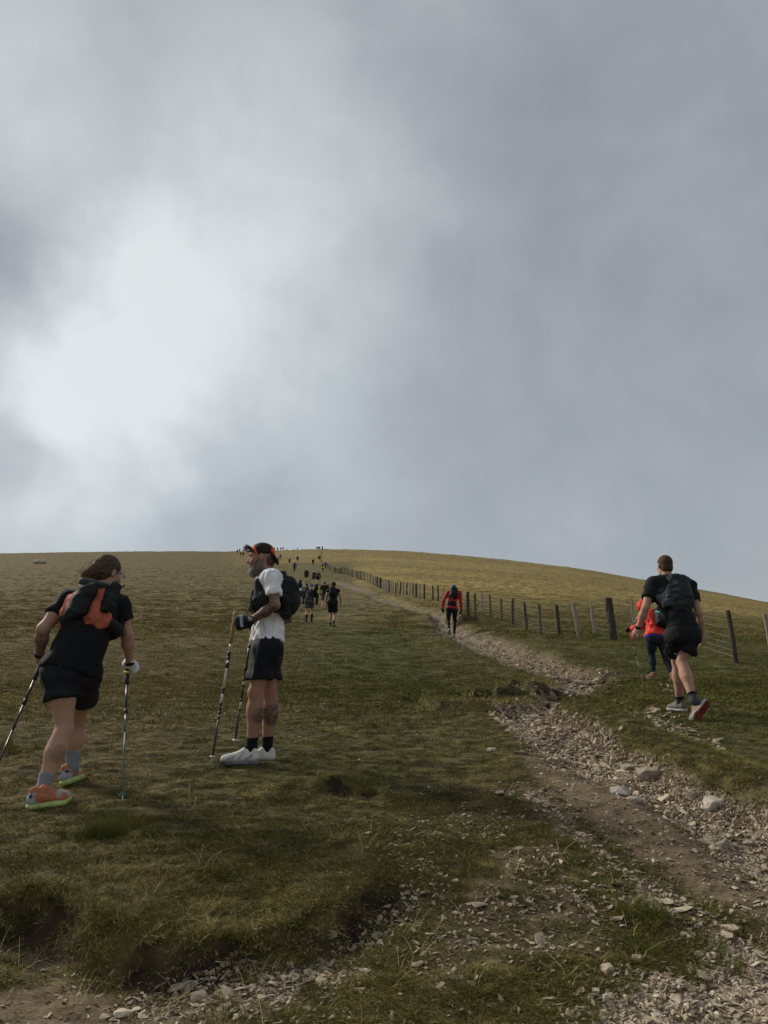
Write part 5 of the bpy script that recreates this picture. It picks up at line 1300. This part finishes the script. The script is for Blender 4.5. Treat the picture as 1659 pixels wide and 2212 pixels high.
    V, F = tube([P(940, 500, .06), P(962, 525, .06), P(950, 560, .06)], .004, 5); mesh_from('cord', np.array(V) - base, F, GR, True, parent=r)
    add('pull_tab', [RC(P(830, 345, -.05), P(846, 368, -.05), .005, .004, .003)], PALE, 0, 1, .003)
    # poles
    Lp = np.linalg.norm(tip - top)
    fr = lambda y: (y - 655) / (1995 - 655)
    pl = pole('white and black trekking pole with cork grip in front of the bearded man', top, tip, [(fr(1030), ALUW, .010), (fr(1075), ALUB, .010), (fr(1350), ALUW, .0085), (fr(1375), ALUB, .0085), (fr(1480), ALUW, .0085), (fr(1560), ALUB, .008), (fr(1600), ALUW, .008), (.97, ALUB, .0075)], CORK, gl=.245)
    text_on(pl, np.asarray(tip), 'LEKI', top + d * fr(985) * Lp, d, V3(1, 0, 0), .018, mat('black_print', (.02, .02, .02), .6, .1, 30, 0), off=V3(0, -.0112, 0))
    t2 = P(578, 765, .26); tip2 = hit(405 + 415 * .24416, 1161 + 1838 * .24416, zfine)
    pole('second white and black pole, mostly behind the shorts of the bearded man', t2, tip2, [(.18, ALUW, .009), (.45, ALUB, .009), (.50, ALUW, .0085), (.62, ALUB, .0085), (.70, ALUW, .008), (.97, ALUB, .0075)], CORK, gl=.12)
def text_on(par, base, s, pos, xdir, ydir, size, m, off):
    cu = bpy.data.curves.new('lettering', 'FONT'); cu.body = s; cu.size = size; cu.align_x = 'CENTER'; cu.align_y = 'CENTER'; cu.extrude = .0003; cu.materials.append(m)
    tmp = bpy.data.objects.new('lettering_curve', cu); COL.objects.link(tmp); me = bpy.data.meshes.new_from_object(tmp.evaluated_get(bpy.context.evaluated_depsgraph_get())); bpy.data.objects.remove(tmp)
    o = bpy.data.objects.new('lettering', me); COL.objects.link(o); o.parent = par; o['kind'] = 'stuff'
    x = nrm(xdir); y = perp(ydir, x); z = np.cross(x, y)
    from mathutils import Matrix
    R = Matrix(((x[0], y[0], z[0]), (x[1], y[1], z[1]), (x[2], y[2], z[2])))
    o.matrix_local = Matrix.Translation(tuple(np.asarray(pos) + off - base)) @ R.to_4x4()

def black_tee_man():
    G = ground(1296 + 930 * .21873, 1161 + 1815 * .21873); Y0 = G[1] - 7.7
    P = lambda x, y, Y: at(1296 + x * .21873, 1161 + y * .21873, Y + Y0)
    J = dict(f=V3(-.14, .95, -.28), pel=P(820, 930, 8.0), wst=P(800, 800, 8.05), cst=P(715, 590, 8.17), nck=P(660, 425, 8.28), hd=P(640, 282, 8.32), hf=V3(-.12, 1, -.02), hu=V3(0, -.02, 1),
             shL=P(515, 465, 8.22), shR=P(880, 480, 8.27), elL=P(448, 700, 8.12), wrL=P(380, 895, 8.22), elR=P(975, 750, 8.18), wrR=P(1015, 965, 8.24),
             hipL=P(745, 965, 7.98), hipR=P(890, 965, 8.0), knR=P(805, 1235, 8.02), anR=P(975, 1560, 7.80), knL=P(760, 1230, 8.24), anL=P(798, 1630, 8.20))
    gl = ground(1296 + 760 * .21873, 1161 + 1725 * .21873)[1] - Y0
    J['heelL'] = P(845, 1722, gl - .02); J['toeL'] = P(672, 1708, gl + .18); J['heelR'] = P(1078, 1608, 7.80); J['toeR'] = P(925, 1815, 7.70); J['shupR'] = V3(-.36, .90, .12); J['shupL'] = V3(0, -.1, 1)
    J['anL'] = J['heelL'] + nrm(J['toeL'] - J['heelL']) * .06 + V3(0, 0, .085); J['anR'] = J['heelR'] + nrm(J['toeR'] - J['heelR']) * .055 + V3(-.100, .055, .030)
    J['handprimsL'] = hand(J['wrL'], P(352, 985, 8.25) - J['wrL'], V3(.6, .6, 0), V3(-.2, 1, 0), 1.05, (.45, .6, .4)); J['handprimsR'] = hand(J['wrR'], P(1022, 1060, 8.28) - J['wrR'], V3(-.5, .7, 0), V3(-.6, .5, 0), 1.08, (.8, .9, .6))
    SH = mat('grey_brown_shoe', (.15, .135, .115), .85, .3, 30, .5, 120); SO = mat('grey_midsole', (.40, .40, .39), .7, .15, 20, .3)
    o = dict(w=1.02, girth=.96, chest=1.2, hipr=.088, glute=.95, thigh=1.0, calf=1.14, arm=1.04, shs=1.12, soleth=.010, top=True, hem=.10, flare=.98, sleeve=.58, sleeve_w=.020, clearance=.012, topmat=cloth((.008, .0085, .0095), .88, .5, 'black_running_tee'), tfold=.012, tfr=(9, 9, 7), kneef=V3(-.1, .8, .2),
             bottom=True, leglen=.62, bflare=.030, botmat=cloth((.007, .008, .010), .8, .5, 'black_running_shorts'), bfold=.011, sock=cloth((.050, .055, .062), .9, .4, 'grey_sock_dark'), sock_h=.075, shoemat=SH, solemat=SO, seed=11)
    M = Man('person', tuple(G), 'tall man in black t-shirt and shorts striding uphill, one sole showing', h=.0078)
    B = figure(J, o); body = garments(M, J, B, o)
    q, ax = J['hq'], J['hax']
    ink(body, M.b, [(lerp(J['knL'], J['anL'], .8) + V3(-.03, -.03, 0), .02, .8)])
    M.add('hair', with_cut(with_cut([EL(q(0, -.016, .036), [.0785, .0965, .0865], ax, .01), EL(q(0, -.04, -.035), [.066, .064, .060], ax, .03)], q(0, .045, 0), ax[1]), q(0, 0, -.075), -ax[2]), hair_mat('cropped_hair', (.045, .026, .015), (.085, .054, .033)), h=.006)
    for sd in 'LR':
        k_, a_ = J['kn' + sd], J['an' + sd]; u = nrm(k_ - a_)
        M.add('sock_cuff', with_cut(with_cut(grow(B['shin' + sd], .009), a_ + u * .082, u), a_ + u * .060, -u), cloth(BLACK, .9, .2, 'cuff_black'), h=.006)
    qs = J['sqR']; d, u_ = nrm(J['toeR'] - J['heelR']), perp(J['shupR'], J['toeR'] - J['heelR'])
    OS = mat('rust_outsole', (.16, .030, .012), .8, .45, 90, .9, 160, bdist=.01); LG = [BX(qs(.10 + .085 * i, x, -.013), [.010, .008, .005], np.array([d, np.cross(d, u_), u_]), .002, .001) for i in range(10) for x in (-.026, -.008, .010, .028)]
    so = with_cut(grow(shoe_prims(J['heelR'], J['toeR'], J['shupR'], 1.12)[0], -.001), J['heelR'] + u_ * .008, u_)
    for p in so: p['cuts'] = [p['cuts'][-1]]
    M.add('outsole', so + LG, OS, h=.0045, parent=J['shoeR'])
    OR = mat('orange_mark', (.62, .25, .06), .7, .2, 60, 0)
    M.add('side_logo', [RC(qs(.35, -.030, .035), qs(.62, -.034, .035), .010, .007, .004)], OR, h=.004, parent=J['shoeR'])
    # watch and beads
    for (w_, e_, nm) in ((J['wrL'], J['elL'], 'watch'),):
        dd = nrm(w_ - e_); M.add(nm, with_cut(with_cut([RC(w_ - dd * .04, w_ + dd * .03, .034, .032, .004)], w_ + dd * .006, dd), w_ - dd * .018, -dd) + [BX(w_ - dd * .006 + V3(-.03, -.012, 0), [.008, .018, .016], np.eye(3), .005, .006)], cloth(BLACK, .5, .1, 'watch_strap'), h=.005)
    dd = nrm(J['wrR'] - J['elR']); M.add('bracelet', with_cut(with_cut([RC(J['wrR'] - dd * .02, J['wrR'] + dd * .02, .031, .031, .004)], J['wrR'] + dd * .004, dd), J['wrR'] - dd * .004, -dd), PALE, h=.004)
    M.add('hem_logo', [EL(P(745, 1150, 7.86), [.006, .004, .006], np.eye(3), .002)], PALE, h=.003)
    PK = cloth((.013, .014, .018), .7, .8, 'dark_ripstop'); P2 = cloth((.036, .039, .046), .65, .8, 'grey_mesh')
    up = nrm(J['nck'] - J['pel']); f = perp(J['f'], up); side = np.cross(f, up); axp = np.array([side, f, up]); base = lerp(J['pel'], J['nck'], .5) - f * .2
    r = bpy.data.objects.new('backpack', None); COL.objects.link(r); r.location = tuple(base); setp(r, 'slack grey and black running pack on the back of the tall man', 'backpack')
    def add(n, pr, m, fold=.005, seed=0, h=.008):
        V, F = volume(pr, h); V = folds(V, F, fold, (9, 9, 13), axp, seed); return mesh_from(n, V - base, F, m, True, parent=r)
    dp = 8.02
    add('bag', [RC(P(780, 455, dp + .12), P(790, 600, dp + .02), .120, .140, .06, f, .50), RC(P(790, 600, dp + .02), P(785, 680, dp), .14, .11, .05, f, .52), RC(P(700, 415, dp + .16), P(860, 430, dp + .16), .045, .045, .04)], PK, .013, 4)
    add('belt', [RC(P(590, 590, dp + .06), P(760, 610, dp - .04), .040, .045, .04, f, .55), RC(P(590, 600, dp + .06), P(640, 680, dp + .02), .034, .03, .03, f, .55), RC(P(640, 655, dp - .02), P(820, 640, dp - .05), .03, .04, .03, f, .6)], P2, .010, 5)
    add('harness', [RC(P(655, 390, dp + .18), P(700, 480, dp + .10), .026, .030, .03, f, .5), RC(P(700, 480, dp + .10), P(640, 570, dp + .03), .028, .026, .03, f, .5), RC(P(590, 385, dp + .20), P(700, 380, dp + .20), .018, .02, .02), RC(P(700, 380, dp + .20), P(860, 420, dp + .18), .018, .018, .02)], P2, .007, 6)
    V, F = [], []
    for pts in ([(690, 395), (665, 440), (675, 500), (700, 520)], [(705, 395), (790, 500), (770, 430), (845, 520)], [(640, 390), (620, 395), (600, 420)], [(780, 510), (850, 470), (870, 560), (800, 600)]):
        v, ff = tube([P(x, y, dp - .02 + (.14 if y < 460 else .03)) for x, y in pts], .003, 4); n = len(V); V += list(v); F += [tuple(i + n for i in q_) for q_ in ff]
    mesh_from('cord', np.array(V) - base, F, cloth(BLACK, .6, .1, 'cord'), True, parent=r)

def red_jacket():
    G = ground(1296 + 510 * .21873, 1161 + 1400 * .21873); Yg = G[1]
    P = lambda x, y, d: at(1296 + x * .21873, 1161 + y * .21873, Yg + d)
    J = dict(f=V3(-.45, .85, -.35), pel=P(560, 985, 0), wst=P(550, 900, .05), cst=P(520, 800, .15), nck=P(480, 745, .25), hd=P(425, 695, .33), hf=V3(-.5, .8, -.3), hu=V3(-.2, .2, 1),
             shL=P(420, 800, .22), shR=P(610, 775, .22), elL=P(395, 890, .30), wrL=P(310, 905, .42), elR=P(660, 880, .20), wrR=P(650, 960, .35), hipL=P(508, 985, -.02), hipR=P(615, 985, .02),
             knL=P(508, 1165, .10), anL=P(525, 1345, .02), knR=P(645, 1165, .0), anR=P(712, 1345, -.15))
    J['heelL'] = P(556, 1396, .0); J['toeL'] = P(455, 1388, .12); J['heelR'] = P(740, 1365, -.2); J['toeR'] = P(690, 1440, -.1); J['shupR'] = V3(-.3, .8, .4)
    J['handprimsL'] = hand(J['wrL'], V3(-1, .3, 0), V3(0, -.3, -1), V3(0, 1, .3), 1, (1.1, 1.1, .8), grip=True)
    RJ = cloth((.62, .035, .018), .6, .6, 'red_shell')
    o = dict(w=1, girth=.98, thigh=1.0, calf=1.0, jacket=True, top=True, hem=.02, sleeve=1.5, sleeve_w=.022, clearance=.020, flare=1.12, topmat=RJ, tfold=.014, hemband=cloth((.02, .03, .22), .8, .3, 'blue_layer'), collar=.02,
             bottom=True, leglen=1.92, botmat=cloth((.014, .018, .024), .8, .3, 'dark_leggings'), shoemat=mat('pink_shoe', (.16, .035, .03), .8, .2, 18, .3, col2=(.30, .20, .14)), solemat=cloth((.42, .33, .22), .7, .2, 'tan_sole'), glove=cloth(BLACK, .8, .2, 'glove_black'), seed=21)
    M = Man('person', tuple(G), 'walker in bright red hooded jacket and dark leggings bending uphill beside fence', h=.012)
    B = figure(J, o); garments(M, J, B, o); q, ax = J['hq'], J['hax']
    M.add('hood', [EL(q(0, -.02, .03), [.105, .125, .12], ax, .03), RC(q(0, -.06, -.06), J['nck'], .08, .085, .04)], RJ, fold=.006, fr=(18, 18, 18), ax=ax)
    r, base, (c, axp, W_, D_, H_) = backpack('black pack with pale green badge on the walker in the red jacket', J, .012, dict(at=.55, w=.13, d=.085, hh=.18, mat=cloth(BLACK, .7, .5, 'black_pack'), dx=.05))
    V, F = volume([EL(P(571, 737, -.12), [.045, .02, .022], np.eye(3), .005)], .006); mesh_from('badge', V - base, F, mat('pale_green_badge', (.35, .75, .58), .35, .3, 40, 0), True, parent=r)
    M.tubes('sleeve_mark', [[P(352, 800, .10), P(362, 790, .10)], [P(342, 830, .14), P(352, 820, .14)]], .012, PALE, 5)
    t = hit(1296 + 412 * .21873, 1161 + 1388 * .21873, zfine)
    pole('thin red and dark trekking pole held out by the walker in red jacket', P(283, 872, .45), t, [(.35, REDP, .010), (.6, ALUB, .008), (.96, ALUG, .008)], RUBBER, gl=.10, seg=6)

def red_shirt():
    K = lambda x, y: (918.07 + x * .07323, 1242.09 + y * .07323)
    G = ground(*K(850, 1868)); Yg = G[1]
    P = lambda x, y, d: at(*K(x, y), Yg + d)
    J = dict(f=V3(0, .97, -.2), pel=P(790, 990, 0), wst=P(800, 850, .03), cst=P(835, 640, .1), nck=P(850, 480, .2), hd=P(850, 395, .25), hf=V3(.05, .95, -.3), hu=V3(0, .25, 1), shL=P(675, 530, .13), shR=P(1005, 530, .13), elL=P(548, 760, .08), wrL=P(512, 985, .18), elR=P(1055, 800, .08), wrR=P(1070, 1040, .18),
             hipL=P(705, 1010, 0), hipR=P(875, 1010, 0), knL=P(690, 1350, .05), anL=P(715, 1600, -.2), knR=P(880, 1380, .15), anR=P(860, 1760, .06))
    J['heelR'] = P(850, 1862, 0); J['toeR'] = P(835, 1850, .28); J['heelL'] = P(735, 1610, -.3); J['toeL'] = P(690, 1825, -.25); J['shupL'] = V3(-.1, .9, .25)
    J['handprimsL'] = hand(J['wrL'], P(545, 1130, .2) - J['wrL'], V3(.5, .5, 0), V3(.2, 1, 0), 1.1, (.3, .3, .2)); J['handprimsR'] = hand(J['wrR'], P(1030, 1200, .2) - J['wrR'], V3(-.5, .5, 0), V3(-.2, 1, 0), 1.1, (.3, .3, .2))
    o = dict(simplehead=True, top=True, hem=-.03, sleeve=1.5, sleeve_w=.012, clearance=.014, topmat=cloth((.40, .018, .035), .8, .3, 'crimson_top'), bottom=True, leglen=1.96, botmat=cloth(BLACK, .8, .2, 'black_tights'), shoemat=cloth((.05, .052, .055), .8, .3, 'dark_shoe'), solemat=cloth((.10, .10, .10), .8, .3, 'grey_tread'), glove=cloth(BLACK, .8, .2, 'glove_black'), seed=31)
    M = Man('person', tuple(G), 'walker in crimson top, black tights and blue beanie on the stony path', h=.013)
    B = figure(J, o); garments(M, J, B, o); q, ax = J['hq'], J['hax']
    M.add('beanie', with_cut([EL(q(0, -.012, .045), [.090, .110, .095], ax, .02)], q(0, 0, .02), -ax[2] + ax[1] * .0), cloth((.02, .12, .42), .85, .4, 'blue_beanie'))
    M.add('hair', with_cut([EL(q(0, -.02, .0), [.083, .10, .09], ax, .02)], q(0, .03, 0), ax[1]), cloth((.03, .02, .015), .8, .3, 'dark_hair'))
    up = nrm(J['cst'] - J['pel']); M.add('waist_pack', with_cut(with_cut(grow(B['trunk'] + B['pelvis'], .024), lerp(J['pel'], J['cst'], .52), up), lerp(J['pel'], J['cst'], .12), -up), cloth(BLACK, .8, .4, 'waist_pack_black'))
    r, base, (c, axp, W_, D_, H_) = backpack('black backpack on the walker in the crimson top', J, .013, dict(at=.76, w=.14, d=.09, hh=.20, mat=cloth(BLACK, .7, .5, 'black_pack')))
    V, F = tube([P(1000, 490, -.12), P(955, 625, -.12)], .011, 5); mesh_from('folded_pole', np.array(V) - base, F, cloth((.12, .14, .16), .5, .2, 'grey_pole'), True, parent=r)
    V, F = tube([P(805, 600, -.16), P(795, 700, -.16)], .006, 5); mesh_from('zip', np.array(V) - base, F, PALE, True, parent=r)
    for x in (665, 925): V, F = tube([P(x, 800, -.12), P(x + 20, 795, -.12)], .012, 5); mesh_from('buckle', np.array(V) - base, F, PALE, True, parent=r)
    M.tubes('folded_pole', [[P(440, 985, .15), P(490, 970, .15)]], .010, PALE, 5)

# ============================================================ the line of walkers up the hill
COLS = dict(black=BLACK, char=(.06, .065, .07), white=(.62, .62, .64), grey=(.20, .21, .22), navy=(.02, .03, .09), blue=(.03, .09, .34), red=(.34, .03, .035), maroon=(.12, .02, .03), yellow=(.52, .58, .06), purple=(.06, .04, .20), pink=(.55, .18, .17),
            brown=(.05, .03, .02), olive=(.06, .06, .03), teal=(.03, .08, .09))
def cc(n): return cloth(COLS[n], .85, .4, n + '_cloth')
def walker(u, v, hpx, head, lean, ph, top, bot, sleeve=.5, leg=.7, pack=None, hat=None, hair='brown', poles=False, label='', group='walkers strung out along the hill', legcol=None, arms=.25, bend=.5, shoe='black', swap=False, dx=0, sock=None, sleevecol=None):
    G = ground(u, v); Y = G[1]
    H = hpx * Y / FPX / (math.cos(lean) * .42 + .58) / .97
    H = float(np.clip(H * (1.18 if Y > 180 else 1), 1.45, 2.15 if Y > 180 else 1.95)); s = H / 1.75
    F = V3(math.sin(head), math.cos(head), 0); Rr = V3(F[1], -F[0], 0); U = V3(0, 0, 1)
    st = .24 * s
    sg = 1 if swap else -1
    ft = G + F * st * .9 + Rr * .09 * sg; bk = G - F * st * .6 - Rr * .09 * sg
    ft[2] = zfine(ft[0], ft[1]); bk[2] = zfine(bk[0], bk[1])
    A = 'R' if swap else 'L'; Bq = 'L' if swap else 'R'
    pel = G + U * (.515 * H) + F * .02; tdir = U * math.cos(lean) + F * math.sin(lean)
    J = dict(f=F * math.cos(lean) - U * math.sin(lean), pel=pel, cst=pel + tdir * .20 * H, nck=pel + tdir * .315 * H)
    hl = lean * .75; hd_ = U * math.cos(hl) + F * math.sin(hl); J['hd'] = J['nck'] + hd_ * .105 * H; J['hf'] = F * math.cos(hl * .6) - U * math.sin(hl * .6); J['hu'] = hd_
    for sd, q in (('L', -1), ('R', 1)):
        J['sh' + sd] = J['nck'] - tdir * .035 * H + Rr * q * .108 * H; J['hip' + sd] = pel + Rr * q * .052 * H - U * .01
    for sd, fwd in ((A, 1), (Bq, 0)):
        g = ft if fwd else bk
        J['heel' + sd] = g - F * .05 + (U * .09 * ph if not fwd else 0); J['toe' + sd] = g + F * .22 * s; J['toe' + sd][2] = zfine(J['toe' + sd][0], J['toe' + sd][1])
        J['an' + sd] = J['heel' + sd] + F * .05 + U * .085; J['kn' + sd] = ik(J['hip' + sd], J['an' + sd], .245 * H, .25 * H, F + U * .1)
        if np.linalg.norm(J['an' + sd] - J['hip' + sd]) > .49 * H: pass
        q = -1 if sd == 'L' else 1; sw = -arms if fwd else arms
        el = J['sh' + sd] + (-U * math.cos(.35 + sw * .3) + F * (sw + .15 * math.sin(lean)) + Rr * q * .28) * .17 * H; J['el' + sd] = el
        J['wr' + sd] = el + nrm(-U + F * (bend + sw) - Rr * q * .05) * .145 * H
    hh = .014 if Y < 60 else (.020 if Y < 130 else .026)
    o = dict(w=s, girth=s * (1.0 if Y < 130 else 1.06), hs=1.0 if Y < 60 else 1.5, simplehead=True, hscale=s, thigh=s, calf=s * (1 if Y < 130 else 1.1), arm=s * (1 if Y < 130 else 1.15), top=True, hem=-.08, sleeve=sleeve, sleeve_w=.014, clearance=.016, topmat=cc(top), bottom=True, leglen=leg, bflare=.024, botmat=cc(bot), shoemat=cc(shoe), solemat=cc('grey'), seed=int(u), tfold=.006)
    if sock: o['sock'] = cc(sock[0]); o['sock_h'] = sock[1]
    M = Man('person', tuple(G), label, group, h=hh)
    B = figure(J, o); garments(M, J, B, o); q, ax = J['hq'], J['hax']
    if hat: M.add('hat', with_cut([EL(q(0, -.010, .045), [.090 * s, .112 * s, .092 * s], ax, .02)], q(0, 0, .022), -ax[2]), cc(hat))
    if hair: M.add('hair', with_cut([EL(q(0, -.02, .012), [.084 * s, .10 * s, .095 * s], ax, .02)], q(0, .035, 0), ax[1]), cc(hair))
    if pack: 
        if Y < 60: backpack(pack[1], J, hh, dict(at=.66, w=.13, d=.07, hh=.19, mat=cc(pack[0])))
        else:
            rr = bpy.data.objects.new('backpack', None); COL.objects.link(rr); rr.parent = M.o
            pack_parts(rr, M.b, J, hh, dict(at=.66, w=.14, d=.08, hh=.19, mat=cc(pack[0])))
    if poles:
        for sd in 'LR':
            w_ = J['wr' + sd]; g = w_ + F * .15 + Rr * (-1 if sd == 'L' else 1) * .12; g[2] = zfine(g[0], g[1])
            M.tubes('trekking_pole', [[w_ + U * .08, g]], .012 if Y < 120 else .02, cc('char'), 5)
    return M
def crowd():
    Z = lambda x, y: (637.25 + x * .06511, 1225.9 + y * .06511)
    T3 = lambda x, y: (610.25 + x * .0651, 1171.9 + y * .0651)
    T2 = lambda x, y: (502.2 + x * .0651, 1171.9 + y * .0651)
    k = .06511
    walker(*Z(1225, 1975), 1480 * k, .05, .38, 1.0, 'black', 'black', sleeve=0, leg=.80, pack=('black', 'black striped running pack on the bare armed man'), hat='black', label='bare armed man in black vest and shorts, lowest of the group on grass', arms=.15, bend=.3, shoe='teal', sock=('black', .10))
    walker(*Z(450, 1840), 1290 * k, .05, .65, .3, 'black', 'char', sleeve=1.5, leg=.66, hat='blue', label='walker in black long sleeves and grey shorts with blue head cover', arms=.2, bend=.25, swap=True, sock=('black', .26), shoe='brown', hair=None)
    walker(*Z(150, 1235), 850 * k, .0, .30, 1.0, 'white', 'black', sleeve=.6, leg=.7, pack=('black', 'dark pack on the walker in the white t-shirt'), hair='black', label='dark haired walker in white t-shirt left of the hooded walker')
    walker(*Z(300, 1310), 780 * k, .15, .85, .5, 'black', 'black', sleeve=1.5, leg=1.9, label='hunched walker all in black beside the white t-shirt walker', hat='black', shoe='white', swap=True)
    walker(*Z(690, 1240), 700 * k, .1, .5, .5, 'yellow', 'black', sleeve=1.5, leg=.7, pack=('black', 'black pack on the walker in yellow'), label='walker in yellow sleeves mostly behind the blue headed one', hat='black')
    walker(*Z(965, 1390), 930 * k, -.05, .25, .5, 'black', 'char', sleeve=.5, leg=.7, label='slim walker in black t-shirt with pale cap behind the bare armed man', hat='grey', hair='olive', swap=True)
    walker(*Z(610, 560), 470 * k, .1, 1.1, .6, 'black', 'char', sleeve=.5, leg=.75, pack=('black', 'x'), label='walker bent double in black with one pale sleeve', hair='black', shoe='yellow')
    walker(*Z(755, 572), 470 * k, .0, .55, .5, 'brown', 'black', sleeve=1.5, leg=.65, hat='pink', label='walker in dark top and shorts with pink cap and bare legs', swap=True)
    walker(*Z(375, 490), 460 * k, -.1, .35, .6, 'black', 'black', sleeve=1.5, leg=.6, hat='white', label='walker in black with white cap swinging poles on the slope', arms=.6, poles=True)
    walker(*T3(395, 980), 350 * k, .05, .3, .7, 'purple', 'black', sleeve=1.5, leg=1.95, pack=('purple', 'x'), label='walker with purple pack and black trousers near dark peat edge', hat='grey', arms=.5, poles=True)
    walker(*T3(225, 745), 200 * k, .1, .3, .8, 'maroon', 'maroon', sleeve=1.5, leg=.8, label='small walker in maroon top left of the purple pack walker', shoe='white')
    walker(*T3(495, 665), 205 * k, .1, .2, .5, 'navy', 'navy', sleeve=1.5, leg=.9, label='walker in navy above the purple pack walker', hair='grey', shoe='white')
    walker(*T3(1010, 762), 195 * k, .0, .2, .7, 'black', 'black', sleeve=1.5, leg=1.95, label='lone walker in black in the middle of the upper slope')
    walker(*T3(1215, 640), 210 * k, .1, .3, .6, 'black', 'black', sleeve=1.5, leg=.6, label='dark walker with poles beside the upper fence post', poles=True, arms=.6)
    walker(*T3(1330, 985), 285 * k, .35, .35, 1.0, 'yellow', 'brown', sleeve=1.5, leg=1.95, pack=('black', 'x'), label='walker in yellow top and brown trousers by the fence line', hair='black')
    walker(*T3(1420, 870), 240 * k, .1, .35, .5, 'blue', 'navy', sleeve=1.5, leg=1.95, pack=('blue', 'x'), label='walker in blue with blue pack against the fence line')
    walker(*T2(1410, 590), 150 * k, .1, .3, .5, 'black', 'black', sleeve=1.5, leg=.7, hat='white', label='far walker in black with pale cap just right of the orange cap')
    walker(*T2(1520, 608), 178 * k, .1, .4, .5, 'white', 'black', sleeve=1.5, leg=1.9, pack=('black', 'x'), label='far walker with white sleeves in the trio right of the cap')
    walker(*T2(1582, 592), 195 * k, .1, .2, .5, 'navy', 'grey', sleeve=1.5, leg=.9, label='far walker in navy, tallest of the trio right of the cap')
    gk = 'distant walkers on the skyline'
    for x, yb, hp, t_, b_, lab in ((155, 390, 160, 'maroon', 'black', 'dark red figure, leftmost of the far group on the skyline'), (232, 345, 120, 'black', 'grey', 'dark figure second from left in the far skyline group'), (262, 478, 175, 'red', 'maroon', 'walker in red jacket below the far skyline group'),
            (350, 488, 165, 'black', 'black', 'walker in black and white right of the far red jacket'), (358, 350, 125, 'purple', 'grey', 'purple topped figure above the far black and white walker'), (420, 345, 140, 'maroon', 'black', 'broad dark red figure at the middle of the far skyline group'),
            (462, 350, 115, 'brown', 'white', 'brown figure right of the broad dark red figure on the skyline'), (500, 385, 130, 'black', 'grey', 'dark figure with pale legs left of the bearded face'), (538, 385, 130, 'teal', 'black', 'teal dark figure close to the bearded face on the skyline'), (572, 360, 135, 'navy', 'navy', 'navy figure nearest the bearded face on the skyline')):
        walker(*T2(x, yb), max(hp, 130) * k, 0.1, .2, .4, t_, b_, sleeve=1.5, leg=.7, label=lab, group=gk, shoe='white' if b_ == 'grey' else 'black')
    for (f_, x, yb, t_, lab) in ((T2, 1385, 285, 'black', 'dark skyline figure right of the orange cap, first of four'), (T2, 1490, 283, 'black', 'dark skyline figure, second of four right of the cap'), (T2, 1600, 280, 'char', 'dark skyline figure, third of four right of the cap'), (T3, 15, 268, 'maroon', 'reddish skyline figure, last of four right of the cap'),
            (T3, 1135, 252, 'char', 'left figure of three on skyline beside the tall post'), (T3, 1190, 252, 'navy', 'middle figure of three on skyline beside the tall post'), (T3, 1232, 250, 'black', 'right figure of three on skyline beside the tall post')):
        walker(*f_(x, yb), 112 * k, 0.1, .1, .3, t_, 'black', sleeve=1.5, leg=.9, label=lab, group=gk)
def sheep(label, u, v, L_, ax_d, hd_up, seed):
    g = ground(u, v); s = L_ * g[1] / FPX; d = nrm(V3(ax_d[0], ax_d[1], 0)); U = V3(0, 0, 1); r = np.cross(d, U)
    M = Man('sheep', tuple(g), label, None, h=.03); M.o['category'] = 'sheep'
    w = s * .30; b0 = g + U * w * .7 - d * s * .22; b1 = g + U * w * .75 + d * s * .2
    W_ = mat('wool', (.50, .45, .37), .95, .2, 12, .9, 30, bdist=.04)
    M.add('fleece', [RC(b0, b1, w, w * .95, .1, U, .85), RC(b1, b1 + d * s * .14 + U * w * hd_up * .6, w * .6, w * .42, .1)], W_, fold=.03, fr=(6, 6, 6))
    h0 = b1 + d * s * .2 + U * w * hd_up; M.add('head', [RC(h0, h0 + d * s * .14 - U * w * .25, w * .34, w * .2, .03), EL(h0 + r * w * .45, [w * .1, w * .25, w * .1], np.array([d, r, U]), .02), EL(h0 - r * w * .45, [w * .1, w * .25, w * .1], np.array([d, r, U]), .02)], mat('sheep_face', (.28, .24, .2), .9, .2, 20, .2), h=.02)
    for x, y in ((-.2, .5), (-.2, -.5), (.2, .5), (.2, -.5)):
        p = g + d * s * x + r * w * y * 1.3; M.add('leg', [RC(p + U * .06, p + d * s * .16 + U * .03, w * .16, w * .12, .02)], W_, h=.02)
woman(); cap_man(); black_tee_man(); red_jacket(); red_shirt(); crowd()
def feet_grass():
    rs = np.random.RandomState(77); P = []
    for c, d in FEET:
        if c[1] > 16: continue
        r = np.array([d[1], -d[0], 0.])
        for _ in range(26):
            a = rs.rand() * 6.28; p = c + d * math.cos(a) * .17 + r * math.sin(a) * .068; P.append(p[:2])
    P = np.array(P); x, y = P[:, 0], P[:, 1]; z = zfine(x, y); n = len(x)
    k = np.hypot(x, y) > 0; s = rs.uniform(.5, .9, n)
    scatter('turf_by_feet', [tuft('foot_tuft', 26, .03, .030, .0036, 1.2, 210 + i) for i in range(3)], np.stack([x, y, z], 1), np.stack([np.zeros(n), np.zeros(n), rs.rand(n) * 6.28], 1), np.stack([s, s, s * rs.uniform(.9, 1.6, n)], 1), np.clip(.4 + rs.normal(size=n) * .15, 0, 1), label='grass blades standing against the shoes')
feet_grass()
sheep('pale sheep lying rounded on the far left moor', 79, 1217, 16, (.9, -.35), .5, 1)
sheep('flat lying sheep just right of the rounded one on far left moor', 91, 1217, 17, (-1, -.1), .15, 2)
